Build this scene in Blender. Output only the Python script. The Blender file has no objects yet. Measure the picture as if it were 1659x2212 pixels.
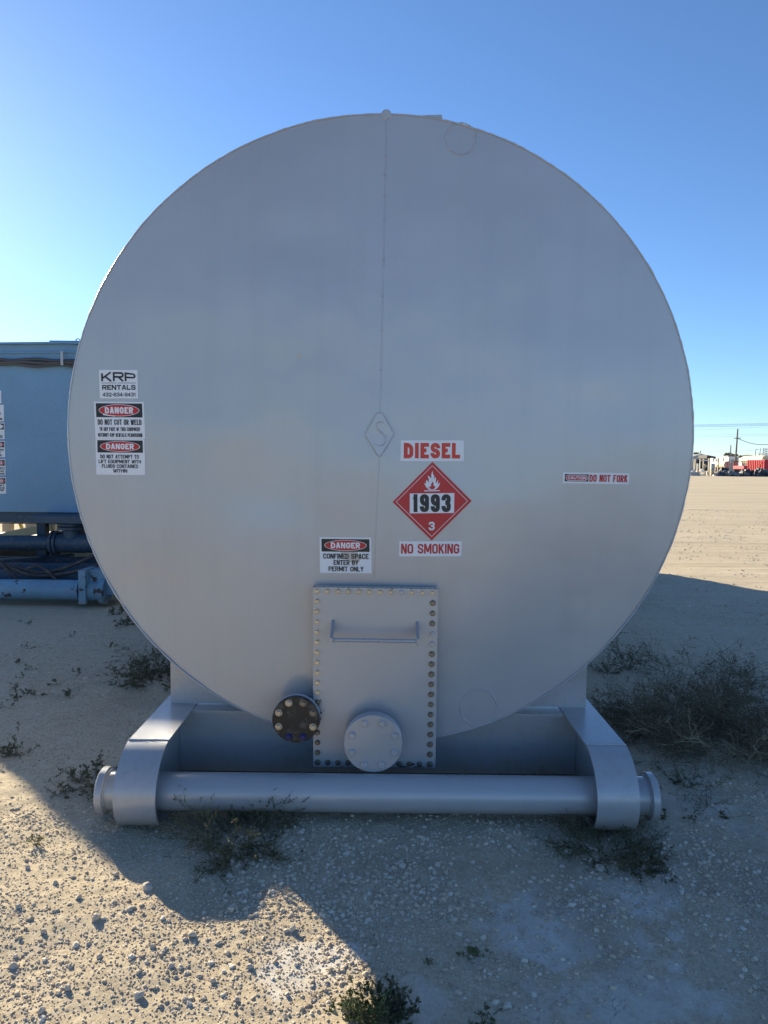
import bpy, math, random
import numpy as np
from mathutils import Vector, Matrix
R_ = math.radians
scene = bpy.context.scene
COL = scene.collection

# ---------------------------------------------------------------- camera
CAM = (0.02, -3.483, 1.65)
PITCH = math.atan(106/1534); ROLL = R_(0.6); F = 1534.0
cd = bpy.data.cameras.new('camera'); cam = bpy.data.objects.new('camera', cd); COL.objects.link(cam)
cd.sensor_fit = 'VERTICAL'; cd.sensor_height = 36; cd.sensor_width = 27
cd.lens = F/2212*36; cd.clip_start = 0.05; cd.clip_end = 6000
cam.matrix_world = Matrix.Translation(CAM) @ Matrix.Rotation(R_(90)-PITCH, 4, 'X') @ Matrix.Rotation(ROLL, 4, 'Z')
scene.camera = cam

# ---------------------------------------------------------------- sky and sun
SA, SB = 1.62, 2.25                      # shadow offset in x and -y per metre of height
elev = math.atan(1/math.hypot(SA, SB)); az = math.atan2(SA, SB)   # az to the left of +Y
w = bpy.data.worlds.new('World'); scene.world = w; w.use_nodes = True
nt = w.node_tree; nt.nodes.clear()
sky = nt.nodes.new('ShaderNodeTexSky'); sky.sky_type = 'NISHITA'; sky.sun_disc = False
sky.sun_elevation = elev; sky.sun_rotation = -az
sky.altitude = 900; sky.air_density = 0.95; sky.dust_density = 0.2; sky.ozone_density = 5.5
bg = nt.nodes.new('ShaderNodeBackground'); bg.inputs['Strength'].default_value = 0.079
wo = nt.nodes.new('ShaderNodeOutputWorld')
nt.links.new(sky.outputs[0], bg.inputs[0]); nt.links.new(bg.outputs[0], wo.inputs[0])
sd = bpy.data.lights.new('sun', 'SUN'); sd.energy = 4.8; sd.angle = R_(0.53); sd.color = (1.0, 0.865, 0.62)
sun = bpy.data.objects.new('sun', sd); COL.objects.link(sun)
sdir = Vector((SA, -SB, -1)).normalized()
sun.rotation_euler = sdir.to_track_quat('-Z', 'Y').to_euler(); sun.location = (-6, 8, 12)
scene.view_settings.view_transform = 'Standard'; scene.view_settings.look = 'None'
scene.view_settings.exposure = 1.30; scene.view_settings.gamma = 1

# ---------------------------------------------------------------- helpers
def ray(x, y):
    u, v = x-829.5, y-1106
    c, s = math.cos(ROLL), math.sin(ROLL)
    u, v = u*c+v*s, -u*s+v*c
    up = -v/F
    return (u/F, math.cos(PITCH)+up*math.sin(PITCH), up*math.cos(PITCH)-math.sin(PITCH))
def at(x, y, Y):
    """world point seen at photo position x,y on the vertical plane Y"""
    d = ray(x, y); t = (Y-CAM[1])/d[1]
    return Vector((CAM[0]+d[0]*t, Y, CAM[2]+d[2]*t))
def gr(x, y):
    d = ray(x, y); t = -CAM[2]/d[2]
    return Vector((CAM[0]+d[0]*t, CAM[1]+d[1]*t, 0))

class MB:
    def __init__(s): s.v = []; s.f = []; s.sm = []
    def add(s, vs, fs, smooth=False):
        b = len(s.v); s.v += [tuple(p) for p in vs]
        for f in fs: s.f.append(tuple(i+b for i in f)); s.sm.append(smooth)
        return s
    def box(s, x0, x1, y0, y1, z0, z1, rz=0, c=None):
        vs = [Vector((x, y, z)) for z in (z0, z1) for y in (y0, y1) for x in (x0, x1)]
        if rz:
            c = Vector(c) if c is not None else Vector(((x0+x1)/2, (y0+y1)/2, 0))
            M = Matrix.Rotation(rz, 3, 'Z'); vs = [M @ (p-c)+c for p in vs]
        return s.add(vs, [(0, 2, 3, 1), (4, 5, 7, 6), (0, 1, 5, 4), (1, 3, 7, 5), (3, 2, 6, 7), (2, 0, 4, 6)])
    def bar(s, a, b, wd, ht, up=(0, 0, 1)):
        a = Vector(a); b = Vector(b); d = (b-a).normalized(); u = Vector(up)
        r = d.cross(u)
        if r.length < 1e-4: r = d.cross(Vector((1, 0, 0)))
        r.normalize(); u = r.cross(d)
        vs = [p+r*(i*wd/2)+u*(j*ht/2) for p in (a, b) for (i, j) in ((-1, -1), (1, -1), (1, 1), (-1, 1))]
        return s.add(vs, [(0, 1, 2, 3), (7, 6, 5, 4), (0, 4, 5, 1), (1, 5, 6, 2), (2, 6, 7, 3), (3, 7, 4, 0)])
    def tube(s, pts, r, n=12, caps=True, smooth=True):
        pts = [Vector(p) for p in pts]
        rs = r if hasattr(r, '__len__') else [r]*len(pts)
        rings = []; prev = None
        for i, p in enumerate(pts):
            d = (pts[min(i+1, len(pts)-1)]-pts[max(i-1, 0)]).normalized()
            if prev is None:
                u = Vector((0, 0, 1)) if abs(d.z) < .9 else Vector((1, 0, 0))
                a = d.cross(u).normalized()
            else:
                a = (prev-d*prev.dot(d)).normalized()
            prev = a; b = d.cross(a)
            rings.append([p+(a*math.cos(2*math.pi*k/n)+b*math.sin(2*math.pi*k/n))*rs[i] for k in range(n)])
        vs = [q for r_ in rings for q in r_]; fs = []
        for i in range(len(pts)-1):
            for k in range(n):
                k2 = (k+1) % n; fs.append((i*n+k, i*n+k2, (i+1)*n+k2, (i+1)*n+k))
        s.add(vs, fs, smooth)
        if caps:
            s.add(rings[0], [tuple(range(n))[::-1]]); s.add(rings[-1], [tuple(range(n))])
        return s
    def cyl(s, a, b, r, n=24, r2=None, bev=0):
        a = Vector(a); b = Vector(b); r2 = r if r2 is None else r2
        if bev:
            d = (b-a).normalized()*bev
            # bevelled ends
            return s.tube([a, a, a+d, b-d, b], [r-bev, r-bev, r, r2, r2-bev], n) if False else s._bev(a, b, r, n, bev)
        return s.tube([a, b], [r, r2], n)
    def _bev(s, a, b, r, n, bev):
        d = (b-a).normalized()
        u = Vector((0, 0, 1)) if abs(d.z) < .9 else Vector((1, 0, 0))
        p = d.cross(u).normalized(); q = d.cross(p)
        prof = [(0, r-bev), (bev, r), ((b-a).length-bev, r), ((b-a).length, r-bev)]
        rings = [[a+d*t+(p*math.cos(2*math.pi*k/n)+q*math.sin(2*math.pi*k/n))*rr for k in range(n)] for t, rr in prof]
        vs = [x for g in rings for x in g]
        fs = []
        for i in range(3):
            for k in range(n):
                k2 = (k+1) % n; fs.append((i*n+k, i*n+k2, (i+1)*n+k2, (i+1)*n+k))
        s.add(vs, [f for i, f in enumerate(fs) if n <= i < 2*n], True)
        s.add(vs, [f for i, f in enumerate(fs) if not n <= i < 2*n])
        s.add(rings[0], [tuple(range(n))[::-1]]); s.add(rings[-1], [tuple(range(n))])
        return s
    def hexbolt(s, c, r, h, rot=0, ax='Y'):
        # hexagonal head with a chamfer and its washer; head points to -Y
        c = Vector(c); n = 6
        def ring(rr, y, m, ro=0):
            return [c+Vector((rr*math.cos(2*math.pi*k/m+ro), y, rr*math.sin(2*math.pi*k/m+ro))) for k in range(m)]
        w0 = ring(r*1.28, 0, 14); w1 = ring(r*1.28, -h*.16, 14)
        s.add(w0+w1, [(k, k+14, (k+1) % 14+14, (k+1) % 14) for k in range(14)]+[tuple(range(14, 28))])
        a = ring(r, -h*.16, 6, rot); b = ring(r, -h*.88, 6, rot); d = ring(r*.8, -h, 6, rot)
        s.add(a+b+d, [(k, k+6, (k+1) % 6+6, (k+1) % 6) for k in range(6)]+[(k+6, k+12, (k+1) % 6+12, (k+1) % 6+6) for k in range(6)]+[tuple(range(12, 18))])
        return s
    def prism(s, poly, fn0, fn1):
        n = len(poly); a = [fn0(p) for p in poly]; b = [fn1(p) for p in poly]
        s.add(a+b, [tuple(range(n))[::-1], tuple(range(n, 2*n))]+[(i, (i+1) % n, (i+1) % n+n, i+n) for i in range(n)])
        return s
    def build(s, name, mat, parent=None, base=None):
        me = bpy.data.meshes.new(name)
        off = Vector((0, 0, 0))
        if parent is not None:
            q = parent
            while q is not None: off += q.location; q = q.parent
        elif base is not None: off = Vector(base)
        me.from_pydata([(x-off.x, y-off.y, z-off.z) for x, y, z in s.v], [], s.f)
        me.polygons.foreach_set('use_smooth', s.sm)
        me.update()
        if mat: me.materials.append(mat)
        o = bpy.data.objects.new(name, me); COL.objects.link(o)
        if parent is not None: o.parent = parent
        elif base is not None: o.location = base
        return o
def thing(name, label, cat, loc=(0, 0, 0), group=None):
    o = bpy.data.objects.new(name, None); COL.objects.link(o); o.location = loc
    o.empty_display_size = .2
    o['label'] = label; o['category'] = cat
    if group: o['group'] = group
    return o
def tag(o, label, cat, group=None, kind=None):
    o['label'] = label; o['category'] = cat
    if group: o['group'] = group
    if kind: o['kind'] = kind
    return o

# value noise in numpy
class Noise:
    def __init__(s, seed):
        s.g = np.random.RandomState(seed).rand(256, 256).astype(np.float64)
    def n2(s, x, y):
        xi = np.floor(x).astype(int); yi = np.floor(y).astype(int); fx = x-xi; fy = y-yi
        fx = fx*fx*(3-2*fx); fy = fy*fy*(3-2*fy)
        g = s.g; a = g[xi % 256, yi % 256]; b = g[(xi+1) % 256, yi % 256]; c = g[xi % 256, (yi+1) % 256]; d = g[(xi+1) % 256, (yi+1) % 256]
        return (a*(1-fx)+b*fx)*(1-fy)+(c*(1-fx)+d*fx)*fy-.5
    def fbm(s, x, y, o=4):
        r = 0; a = 1; f = 1
        for i in range(o): r = r+a*s.n2(x*f+17.3*i, y*f+5.1*i); a *= .5; f *= 2.03
        return r
NZ = Noise(4)

# ---------------------------------------------------------------- materials
def newmat(name):
    m = bpy.data.materials.new(name); m.use_nodes = True
    t = m.node_tree; b = t.nodes['Principled BSDF']
    return m, t, b
def N(t, k, **kw):
    n = t.nodes.new(k)
    for a, v in kw.items():
        if a in n.inputs.keys() if isinstance(a, str) else False: n.inputs[a].default_value = v
        else: setattr(n, a, v)
    return n
def noise(t, co, scale, detail=4, rough=.5, vec=None):
    n = t.nodes.new('ShaderNodeTexNoise'); n.inputs['Scale'].default_value = scale
    n.inputs['Detail'].default_value = detail; n.inputs['Roughness'].default_value = rough
    t.links.new(co, n.inputs['Vector']); return n.outputs['Fac']
def ramp(t, fac, stops):
    r = t.nodes.new('ShaderNodeValToRGB'); e = r.color_ramp.elements
    while len(e) < len(stops): e.new(.5)
    for i, (p, c) in enumerate(stops):
        e[i].position = p; e[i].color = (*c, 1) if hasattr(c, '__len__') else (c, c, c, 1)
    t.links.new(fac, r.inputs[0]); return r.outputs[0]
def mix(t, fac, a, b, mode='MIX'):
    m = t.nodes.new('ShaderNodeMix'); m.data_type = 'RGBA'; m.blend_type = mode
    for s, v in ((0, fac), (6, a), (7, b)):
        if hasattr(v, 'is_linked') or isinstance(v, bpy.types.NodeSocket): t.links.new(v, m.inputs[s])
        elif s == 0: m.inputs[0].default_value = v
        else: m.inputs[s].default_value = (*v, 1)
    return m.outputs[2]
def bump(t, b, h, strength, dist, prev=None):
    n = t.nodes.new('ShaderNodeBump'); n.inputs['Strength'].default_value = strength; n.inputs['Distance'].default_value = dist
    t.links.new(h, n.inputs['Height'])
    if prev: t.links.new(prev, n.inputs['Normal'])
    t.links.new(n.outputs[0], b.inputs['Normal']); return n.outputs[0]
def co_of(t, kind='Object', scale=None):
    c = t.nodes.new('ShaderNodeTexCoord').outputs[kind]
    if scale:
        m = t.nodes.new('ShaderNodeMapping'); m.inputs['Scale'].default_value = scale
        t.links.new(c, m.inputs[0]); c = m.outputs[0]
    return c
def paint(name, col, rough=.4, var=.06, peel=.0006, wav=.0, rust=None, rustc=(.12, .045, .015), dirt=0, metal=0, coat=0, mud=0, crough=.2, streak=0, rv=.2):
    m, t, b = newmat(name); co = co_of(t)
    n1 = noise(t, co, 1.3, 5)
    lo = tuple(c*(1-var) for c in col); hi = tuple(min(1, c*(1+var)) for c in col)
    c = ramp(t, n1, [(.3, lo), (.7, hi)])
    n2 = noise(t, co, 26, 5, .65)
    if dirt:
        c = mix(t, ramp(t, n2, [(.5, 0), (.72, dirt)]), c, (.23, .19, .15))
    if streak:
        st = noise(t, co_of(t, 'Object', (9, 1, .5)), 1.0, 7, .7)
        c = mix(t, ramp(t, st, [(.48, 0), (.75, streak*2)]), c, tuple(x*.72 for x in col)); c = mix(t, ramp(t, noise(t, co, 2.2, 7, .7), [(.5, 0), (.7, streak*1.6)]), c, (.50, .45, .37))
    if mud:
        sx = t.nodes.new('ShaderNodeSeparateXYZ'); t.links.new(co, sx.inputs[0])
        zz = t.nodes.new('ShaderNodeMath'); zz.operation = 'MULTIPLY_ADD'; zz.inputs[1].default_value = -4.5; t.links.new(sx.outputs[2], zz.inputs[0]); t.links.new(noise(t, co, 9, 7, .7), zz.inputs[2])
        c = mix(t, ramp(t, zz.outputs[0], [(.05, 0), (.62, mud)]), c, (.36, .30, .22))
    if coat:
        b.inputs['Coat Weight'].default_value = coat; b.inputs['Coat Roughness'].default_value = crough
    if rust:
        n3 = noise(t, co, 7, 8, .72)
        rm = ramp(t, n3, [(rust, 0), (rust+.03, 1)])
        c = mix(t, rm, c, mix(t, n2, rustc, tuple(x*.25 for x in rustc)))
    t.links.new(c, b.inputs['Base Color'])
    t.links.new(ramp(t, n2, [(.2, rough*(1-rv)), (.8, min(1, rough*(1+rv)))]), b.inputs['Roughness'])
    b.inputs['Metallic'].default_value = metal
    p = bump(t, b, noise(t, co, 220, 3), .35, peel)
    if wav: bump(t, b, noise(t, co, 3.2, 3), .5, wav, p)
    return m
GREY = (.40, .412, .435)
M = {}
M['tank'] = paint('grey_tank_paint', GREY, .33, .05, .00025, .010, coat=.8, metal=.24, crough=.2, streak=.10, rv=.06)
M['skid'] = paint('grey_skid_paint', GREY, .34, .05, .0012, .003, dirt=.25, coat=.5, mud=.7, metal=.14, rust=.73)
M['pipe'] = paint('grey_pipe_paint', GREY, .33, .05, .004, .002, rust=.72, coat=.5, mud=.45, metal=.14)
M['hatch'] = paint('grey_hatch_paint', GREY, .36, .05, .0004, .006, coat=.7, metal=.24, rv=.06)
M['blue'] = paint('light_blue_tank_paint', (.155, .31, .47), .5, .10, .0008, .003, dirt=.35, rust=.74)
M['blue_rusty'] = paint('chipped_light_blue_paint', (.15, .30, .43), .5, .22, .002, 0, rust=.58, dirt=.7, mud=.8, rustc=(.07, .035, .018))
M['blue_shaded'] = paint('shaded_blue_steel', (.025, .065, .12), .55, .15, .001, 0, rust=.68, dirt=.5)  # blue steel darkened to paint in the shade below the tank body
M['black_flange'] = paint('scuffed_black_paint', (.014, .014, .015), .42, .3, .003, .001, dirt=.5)
M['chip'] = paint('bare_primer_chip', (.015, .014, .014), .6)
M['zinc'] = paint('zinc_bolt_steel', (.52, .465, .385), .42, .2, .0006, metal=1)
M['dull_shade_bolt'] = paint('dull_shaded_bolt_steel', (.22, .205, .18), .42, .2, .0006, metal=1)  # dull steel; on the hatch its dark tone paints in shade
M['blue_bolt'] = paint('dark_blue_plastic_cap', (.01, .02, .12), .4)
M['white'] = paint('white_vinyl', (.74, .76, .80), .35, .02, .0003)
M['black'] = paint('black_ink', (.012, .012, .014), .4, .05, .0002)
M['red'] = paint('red_ink', (.50, .018, .022), .38, .04, .0002)
M['orange_red'] = paint('orange_red_ink', (.60, .045, .02), .38, .04, .0002)
M['hose'] = paint('dark_rubber', (.035, .035, .04), .6, .25, .001, dirt=.5)
M['hose2'] = paint('grey_rubber', (.075, .075, .08), .6, .2, .001)
M['cream'] = paint('cream_paint', (.62, .52, .36), .5, .1)
M['beige'] = paint('beige_paint', (.45, .36, .24), .6, .1)
M['offwhite'] = paint('off_white_paint', (.72, .72, .70), .5, .08)
M['grey_metal'] = paint('grey_sheet_metal', (.30, .32, .34), .5, .08)
M['dark'] = paint('dark_steel', (.03, .03, .033), .6, .2)
M['redpaint'] = paint('bright_red_paint', (.52, .035, .05), .5, .12)
M['darkred'] = paint('dull_red_paint', (.26, .02, .025), .55, .15)
M['yellow'] = paint('yellow_paint', (.65, .42, .03), .5, .1)
M['wood'] = paint('weathered_pole_wood', (.16, .13, .11), .8, .2)
M['tarp'] = paint('black_hose_and_liner', (.05, .055, .065), .45, .5, .004)
M['tarp2'] = paint('grey_liner', (.20, .22, .23), .5, .3, .004)
M['pink'] = paint('faded_pink_end_paint', (.42, .30, .27), .6, .08)
M['galv'] = paint('galvanised_steel', (.42, .44, .46), .5, .1)

def leafmat(name, a, b_, sat=1):
    m, t, b = newmat(name)
    g = t.nodes.new('ShaderNodeNewGeometry')
    c = ramp(t, g.outputs['Random Per Island'], [(0, a), (1, b_)])
    t.links.new(c, b.inputs['Base Color']); b.inputs['Roughness'].default_value = .7
    return m
M['leaf'] = leafmat('dusty_green_leaves', (.045, .055, .024), (.15, .15, .075))
M['leaf2'] = leafmat('fresh_green_leaves', (.08, .11, .035), (.20, .22, .09))
M['dry'] = leafmat('dry_olive_twigs', (.09, .075, .045), (.24, .20, .125))
M['brush'] = leafmat('dark_olive_brush', (.055, .047, .026), (.165, .135, .08))
M['straw'] = leafmat('straw_coloured_stems', (.22, .18, .115), (.42, .35, .24))

# ground material
def ground_material():
    m, t, b = newmat('caliche_gravel'); co = co_of(t)
    far = co_of(t, 'Object', (.09, 1.3, 1))
    n1 = noise(t, co, .55, 6, .6); n2 = noise(t, co, 14, 8, .75); n3 = noise(t, co, 150, 6, .8); n4 = noise(t, far, .8, 9, .72)
    c = ramp(t, n1, [(.3, (.40, .325, .225)), (.55, (.53, .44, .31)), (.75, (.60, .515, .38))])
    c = mix(t, .55, c, ramp(t, n2, [(.32, (.30, .24, .16)), (.5, (.52, .435, .31)), (.66, (.64, .56, .425))]))
    c = mix(t, .45, c, ramp(t, noise(t, co, 55, 6, .8), [(.36, (.27, .215, .145)), (.5, (.56, .475, .345)), (.64, (.74, .67, .54))]))
    fine = noise(t, co_of(t, 'Object', (.5, 7, 1)), 1.2, 8, .75)
    fa = t.nodes.new('ShaderNodeAttribute'); fa.attribute_name = 'far'
    def farx(k):
        q = t.nodes.new('ShaderNodeMath'); q.operation = 'MULTIPLY'; q.use_clamp = True; q.inputs[1].default_value = k; t.links.new(fa.outputs['Fac'], q.inputs[0]); return q.outputs[0]
    c = mix(t, farx(.4), c, ramp(t, fine, [(.38, (.40, .33, .235)), (.56, (.66, .58, .445))]))
    c = mix(t, farx(.4), c, ramp(t, n4, [(.35, (.42, .35, .25)), (.62, (.62, .54, .41))]))
    at_ = t.nodes.new('ShaderNodeAttribute'); at_.attribute_name = 'pale'
    c = mix(t, at_.outputs['Fac'], c, (.72, .69, .64))
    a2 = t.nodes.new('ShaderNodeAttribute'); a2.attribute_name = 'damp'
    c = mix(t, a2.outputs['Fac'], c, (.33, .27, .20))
    # drying cracks
    v = t.nodes.new('ShaderNodeTexVoronoi'); v.feature = 'DISTANCE_TO_EDGE'; v.inputs['Scale'].default_value = 6.5
    wn = t.nodes.new('ShaderNodeTexNoise'); wn.inputs['Scale'].default_value = 5; wn.inputs['Detail'].default_value = 5
    t.links.new(co, wn.inputs['Vector'])
    am = t.nodes.new('ShaderNodeVectorMath'); am.operation = 'MULTIPLY_ADD'; am.inputs[1].default_value = (.3, .3, .3)
    t.links.new(wn.outputs['Color'], am.inputs[0]); t.links.new(co, am.inputs[2]); t.links.new(am.outputs[0], v.inputs['Vector'])
    a3 = t.nodes.new('ShaderNodeAttribute'); a3.attribute_name = 'crack'
    cr = t.nodes.new('ShaderNodeMath'); cr.operation = 'MULTIPLY'
    t.links.new(ramp(t, v.outputs['Distance'], [(.002, .85), (.009, 0)]), cr.inputs[0]); t.links.new(a3.outputs['Fac'], cr.inputs[1])
    c = mix(t, cr.outputs[0], c, (.10, .075, .05))
    t.links.new(c, b.inputs['Base Color']); b.inputs['Roughness'].default_value = .95
    b.inputs['Specular IOR Level'].default_value = .15
    p = bump(t, b, n2, .6, .012); p = bump(t, b, n3, .7, .004, p); 
    p = bump(t, b, fine, .7, .04, p); t.links.new(farx(.8), p.node.inputs['Strength']); p = bump(t, b, n4, .8, .10, p); t.links.new(farx(.8), p.node.inputs['Strength'])
    return m
M['ground'] = ground_material()
def stonemat(name, stops):
    m, t, b = newmat(name); co = co_of(t)
    g = t.nodes.new('ShaderNodeNewGeometry')
    c = ramp(t, g.outputs['Random Per Island'], stops)
    c = mix(t, .3, c, ramp(t, noise(t, co, 60, 5, .7), [(.3, (.24, .19, .14)), (.7, (.58, .51, .42))]))
    t.links.new(c, b.inputs['Base Color']); b.inputs['Roughness'].default_value = .92
    b.inputs['Specular IOR Level'].default_value = .2
    bump(t, b, noise(t, co, 120, 4, .7), .7, .003)
    return m
M['stone'] = stonemat('limestone_pebbles', [(0, (.40, .32, .225)), (.3, (.56, .47, .345)), (.75, (.68, .595, .455)), (1, (.80, .74, .62))])
M['rock'] = stonemat('pale_limestone', [(0, (.46, .40, .32)), (1, (.62, .56, .47))])

# ---------------------------------------------------------------- ground sheet
def gh(x, y):
    x = np.asarray(x, float); y = np.asarray(y, float)
    r = np.hypot(x, y-1); fade = np.clip(1-r/40, 0, 1)
    h = NZ.fbm(x*.7+3, y*.7, 3)*.03+NZ.fbm(x*4, y*4+9, 3)*.010+NZ.fbm(x*22, y*22, 3)*.0042+NZ.fbm(x*9+31, y*9, 3)*.010*np.clip((x+.3)*2, 0, 1)
    # shallow tyre ruts
    h = h+.008*np.sin((x*.35+y)*3.1+NZ.n2(x*.5, y*.5)*3)*np.clip((y-2)/3, 0, 1)
    return h*fade-.012-.040*np.exp(-(((np.abs(x)-1.0)/.32)**2+((y+.25)/.42)**2))
def spaced(lo, hi, a, b, fine, growth):
    xs = list(np.arange(a, b, fine)); d = fine
    x = b
    while x < hi: xs.append(x); d *= growth; x += d
    xs.append(hi); d = fine; x = a-fine; l = []
    while x > lo: l.append(x); d *= growth; x -= d
    l.append(lo); return np.array(l[::-1]+xs)
gx = spaced(-3000, 3000, -2.6, 3.0, .014, 1.045); gy = spaced(-60, 5000, -1.75, 1.9, .014, 1.03)
GX, GY = np.meshgrid(gx, gy); GZ = gh(GX, GY)
nx, ny = len(gx), len(gy)
verts = np.stack([GX, GY, GZ], -1).reshape(-1, 3)
ii = (np.arange(ny-1)[:, None]*nx+np.arange(nx-1)[None]).reshape(-1)
quads = np.stack([ii, ii+1, ii+1+nx, ii+nx], -1)
def fast_mesh(name, verts, faces, mat, smooth=True):
    k = faces.shape[1]; me = bpy.data.meshes.new(name)
    me.vertices.add(len(verts)); me.vertices.foreach_set('co', verts.astype(np.float32).ravel())
    me.loops.add(faces.size); me.loops.foreach_set('vertex_index', faces.astype(np.int32).ravel())
    me.polygons.add(len(faces)); me.polygons.foreach_set('loop_start', np.arange(0, faces.size, k, dtype=np.int32))
    me.polygons.foreach_set('use_smooth', np.full(len(faces), smooth))
    me.update(calc_edges=True); me.materials.append(mat)
    return me
gme = fast_mesh('ground', verts, quads, M['ground'])
def blob(px, py, rx, ry, soft=.5):
    c = gr(px, py); x = verts[:, 0]-c.x; y = verts[:, 1]-c.y
    d = np.sqrt((x/rx)**2+(y/ry)**2)+NZ.fbm(verts[:, 0]*3, verts[:, 1]*3, 4)*.9
    d = d+NZ.fbm(verts[:, 0]*14+7, verts[:, 1]*14, 4)*1.1
    return np.clip((1.1-d)/soft, 0, 1)*(.55+.45*np.clip(.5+NZ.fbm(verts[:, 0]*30, verts[:, 1]*30, 3)*1.6, 0, 1))
pale = np.maximum.reduce([.75*blob(1140, 1990, .20, .17), .8*blob(1420, 1960, .24, .20), .8*blob(680, 2085, .15, .12, .25), .5*blob(1330, 2160, .3, .1), .4*blob(1480, 1720, .35, .3, .8), .5*blob(900, 2150, .2, .1)])
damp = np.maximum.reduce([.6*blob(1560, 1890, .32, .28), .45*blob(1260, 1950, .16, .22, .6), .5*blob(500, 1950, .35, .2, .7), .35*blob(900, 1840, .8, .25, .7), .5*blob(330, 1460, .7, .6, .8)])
crack = np.maximum.reduce([.85*blob(1180, 2170, .55, .16, 1.2), .5*blob(900, 2190, .2, .12, 1)])
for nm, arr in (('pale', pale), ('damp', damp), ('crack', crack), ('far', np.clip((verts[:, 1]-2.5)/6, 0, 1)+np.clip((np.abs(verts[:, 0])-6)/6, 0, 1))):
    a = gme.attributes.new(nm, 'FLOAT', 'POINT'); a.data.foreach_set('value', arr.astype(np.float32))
gob = bpy.data.objects.new('ground', gme); COL.objects.link(gob); gob['kind'] = 'structure'

# ---------------------------------------------------------------- gravel and stones
def ico(sub):
    t = (1+5**.5)/2
    v = np.array([(-1, t, 0), (1, t, 0), (-1, -t, 0), (1, -t, 0), (0, -1, t), (0, 1, t), (0, -1, -t), (0, 1, -t), (t, 0, -1), (t, 0, 1), (-t, 0, -1), (-t, 0, 1)], float)
    f = [(0, 11, 5), (0, 5, 1), (0, 1, 7), (0, 7, 10), (0, 10, 11), (1, 5, 9), (5, 11, 4), (11, 10, 2), (10, 7, 6), (7, 1, 8), (3, 9, 4), (3, 4, 2), (3, 2, 6), (3, 6, 8), (3, 8, 9), (4, 9, 5), (2, 4, 11), (6, 2, 10), (8, 6, 7), (9, 8, 1)]
    v /= np.linalg.norm(v[0])
    for _ in range(sub):
        v = list(map(tuple, v)); cache = {}; nf = []
        def mid(a, b):
            k = (min(a, b), max(a, b))
            if k not in cache:
                p = (np.array(v[a])+np.array(v[b])); p /= np.linalg.norm(p); v.append(tuple(p)); cache[k] = len(v)-1
            return cache[k]
        for a, b, c in f:
            x, y, z = mid(a, b), mid(b, c), mid(c, a); nf += [(a, x, z), (b, y, x), (c, z, y), (x, y, z)]
        f = nf; v = np.array(v)
    return np.array(v), np.array(f)
rs = np.random.RandomState(11)
def pebble_field(P, S, sub, variants=24):
    iv, jf = ico(sub); nv = len(iv)
    shapes = []
    for k in range(variants):
        d = 1+rs.uniform(-.28, .28, (nv, 1))
        s = iv*d*rs.uniform(.65, 1.25, (1, 3)); s[:, 2] *= .72
        # knock flat facets
        for _ in range(3):
            n = rs.normal(size=3); n /= np.linalg.norm(n); dd = s@n; lim = .72
            s = s-np.outer(np.clip(dd-lim, 0, None), n)
        shapes.append(s)
    shapes = np.array(shapes); n = len(P)
    which = rs.randint(0, variants, n); ang = rs.uniform(0, 2*np.pi, n)
    c, s = np.cos(ang), np.sin(ang); V = shapes[which]
    X = V[:, :, 0]*c[:, None]-V[:, :, 1]*s[:, None]; Y = V[:, :, 0]*s[:, None]+V[:, :, 1]*c[:, None]
    V = np.stack([X, Y, V[:, :, 2]], -1)*S[:, None, None]
    V[:, :, 0] += P[:, 0:1]; V[:, :, 1] += P[:, 1:2]; V[:, :, 2] += (gh(P[:, 0], P[:, 1])+S*.12)[:, None]
    Fc = jf[None]+(np.arange(n)*nv)[:, None, None]
    return V.reshape(-1, 3), Fc.reshape(-1, 3)
def scatter(n, x0, x1, y0, y1, smin, smax, power=2.6, clump=1.0):
    P = np.stack([rs.uniform(x0, x1, n), rs.uniform(y0, y1, n)], -1)
    k = NZ.fbm(P[:, 0]*1.6+40, P[:, 1]*1.6, 3); keep = rs.rand(n) < np.clip(.42+k*1.9, .06, 1)
    P = P[keep]; S = smin+(smax-smin)*rs.rand(len(P))**power
    return P, S
fields = []
for (n, b, s0, s1, pw) in [(30000, (-1.9, .1, -1.75, .1), .0022, .0055, 1.8), (70000, (0, 2.4, -1.75, .1), .0014, .0046, 1.8),
                        (22000, (-3.2, -.9, -.6, 4), .0028, .008, 2.2), (26000, (1.0, 4.5, -.2, 6), .0028, .009, 2.2),
                        (1700, (-1.9, .05, -1.75, .2), .005, .011, 2.6), (9500, (-.2, 2.4, -1.6, -.2), .0038, .0115, 2.4), (2200, (-.6, .9, -1.0, -.35), .005, .0125, 2.0),
                        (2500, (1.2, 5, 0, 8), .006, .016, 3), (900, (-4, -1.2, .3, 4.3), .005, .014, 3), (9000, (4, 16, 5, 24), .010, .022, 3)]:
    P, S = scatter(n, *b, s0, s1, pw); fields.append(pebble_field(P, S, 0 if s1 < .0095 else 1))
off = 0; VV = []; FF = []
for v, f in fields: VV.append(v); FF.append(f+off); off += len(v)
pm = fast_mesh('gravel', np.concatenate(VV), np.concatenate(FF), M['stone'], False)
go = bpy.data.objects.new('gravel', pm); COL.objects.link(go)
tag(go, 'loose pale limestone gravel scattered over the dusty yard', 'gravel', kind='stuff')

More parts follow.
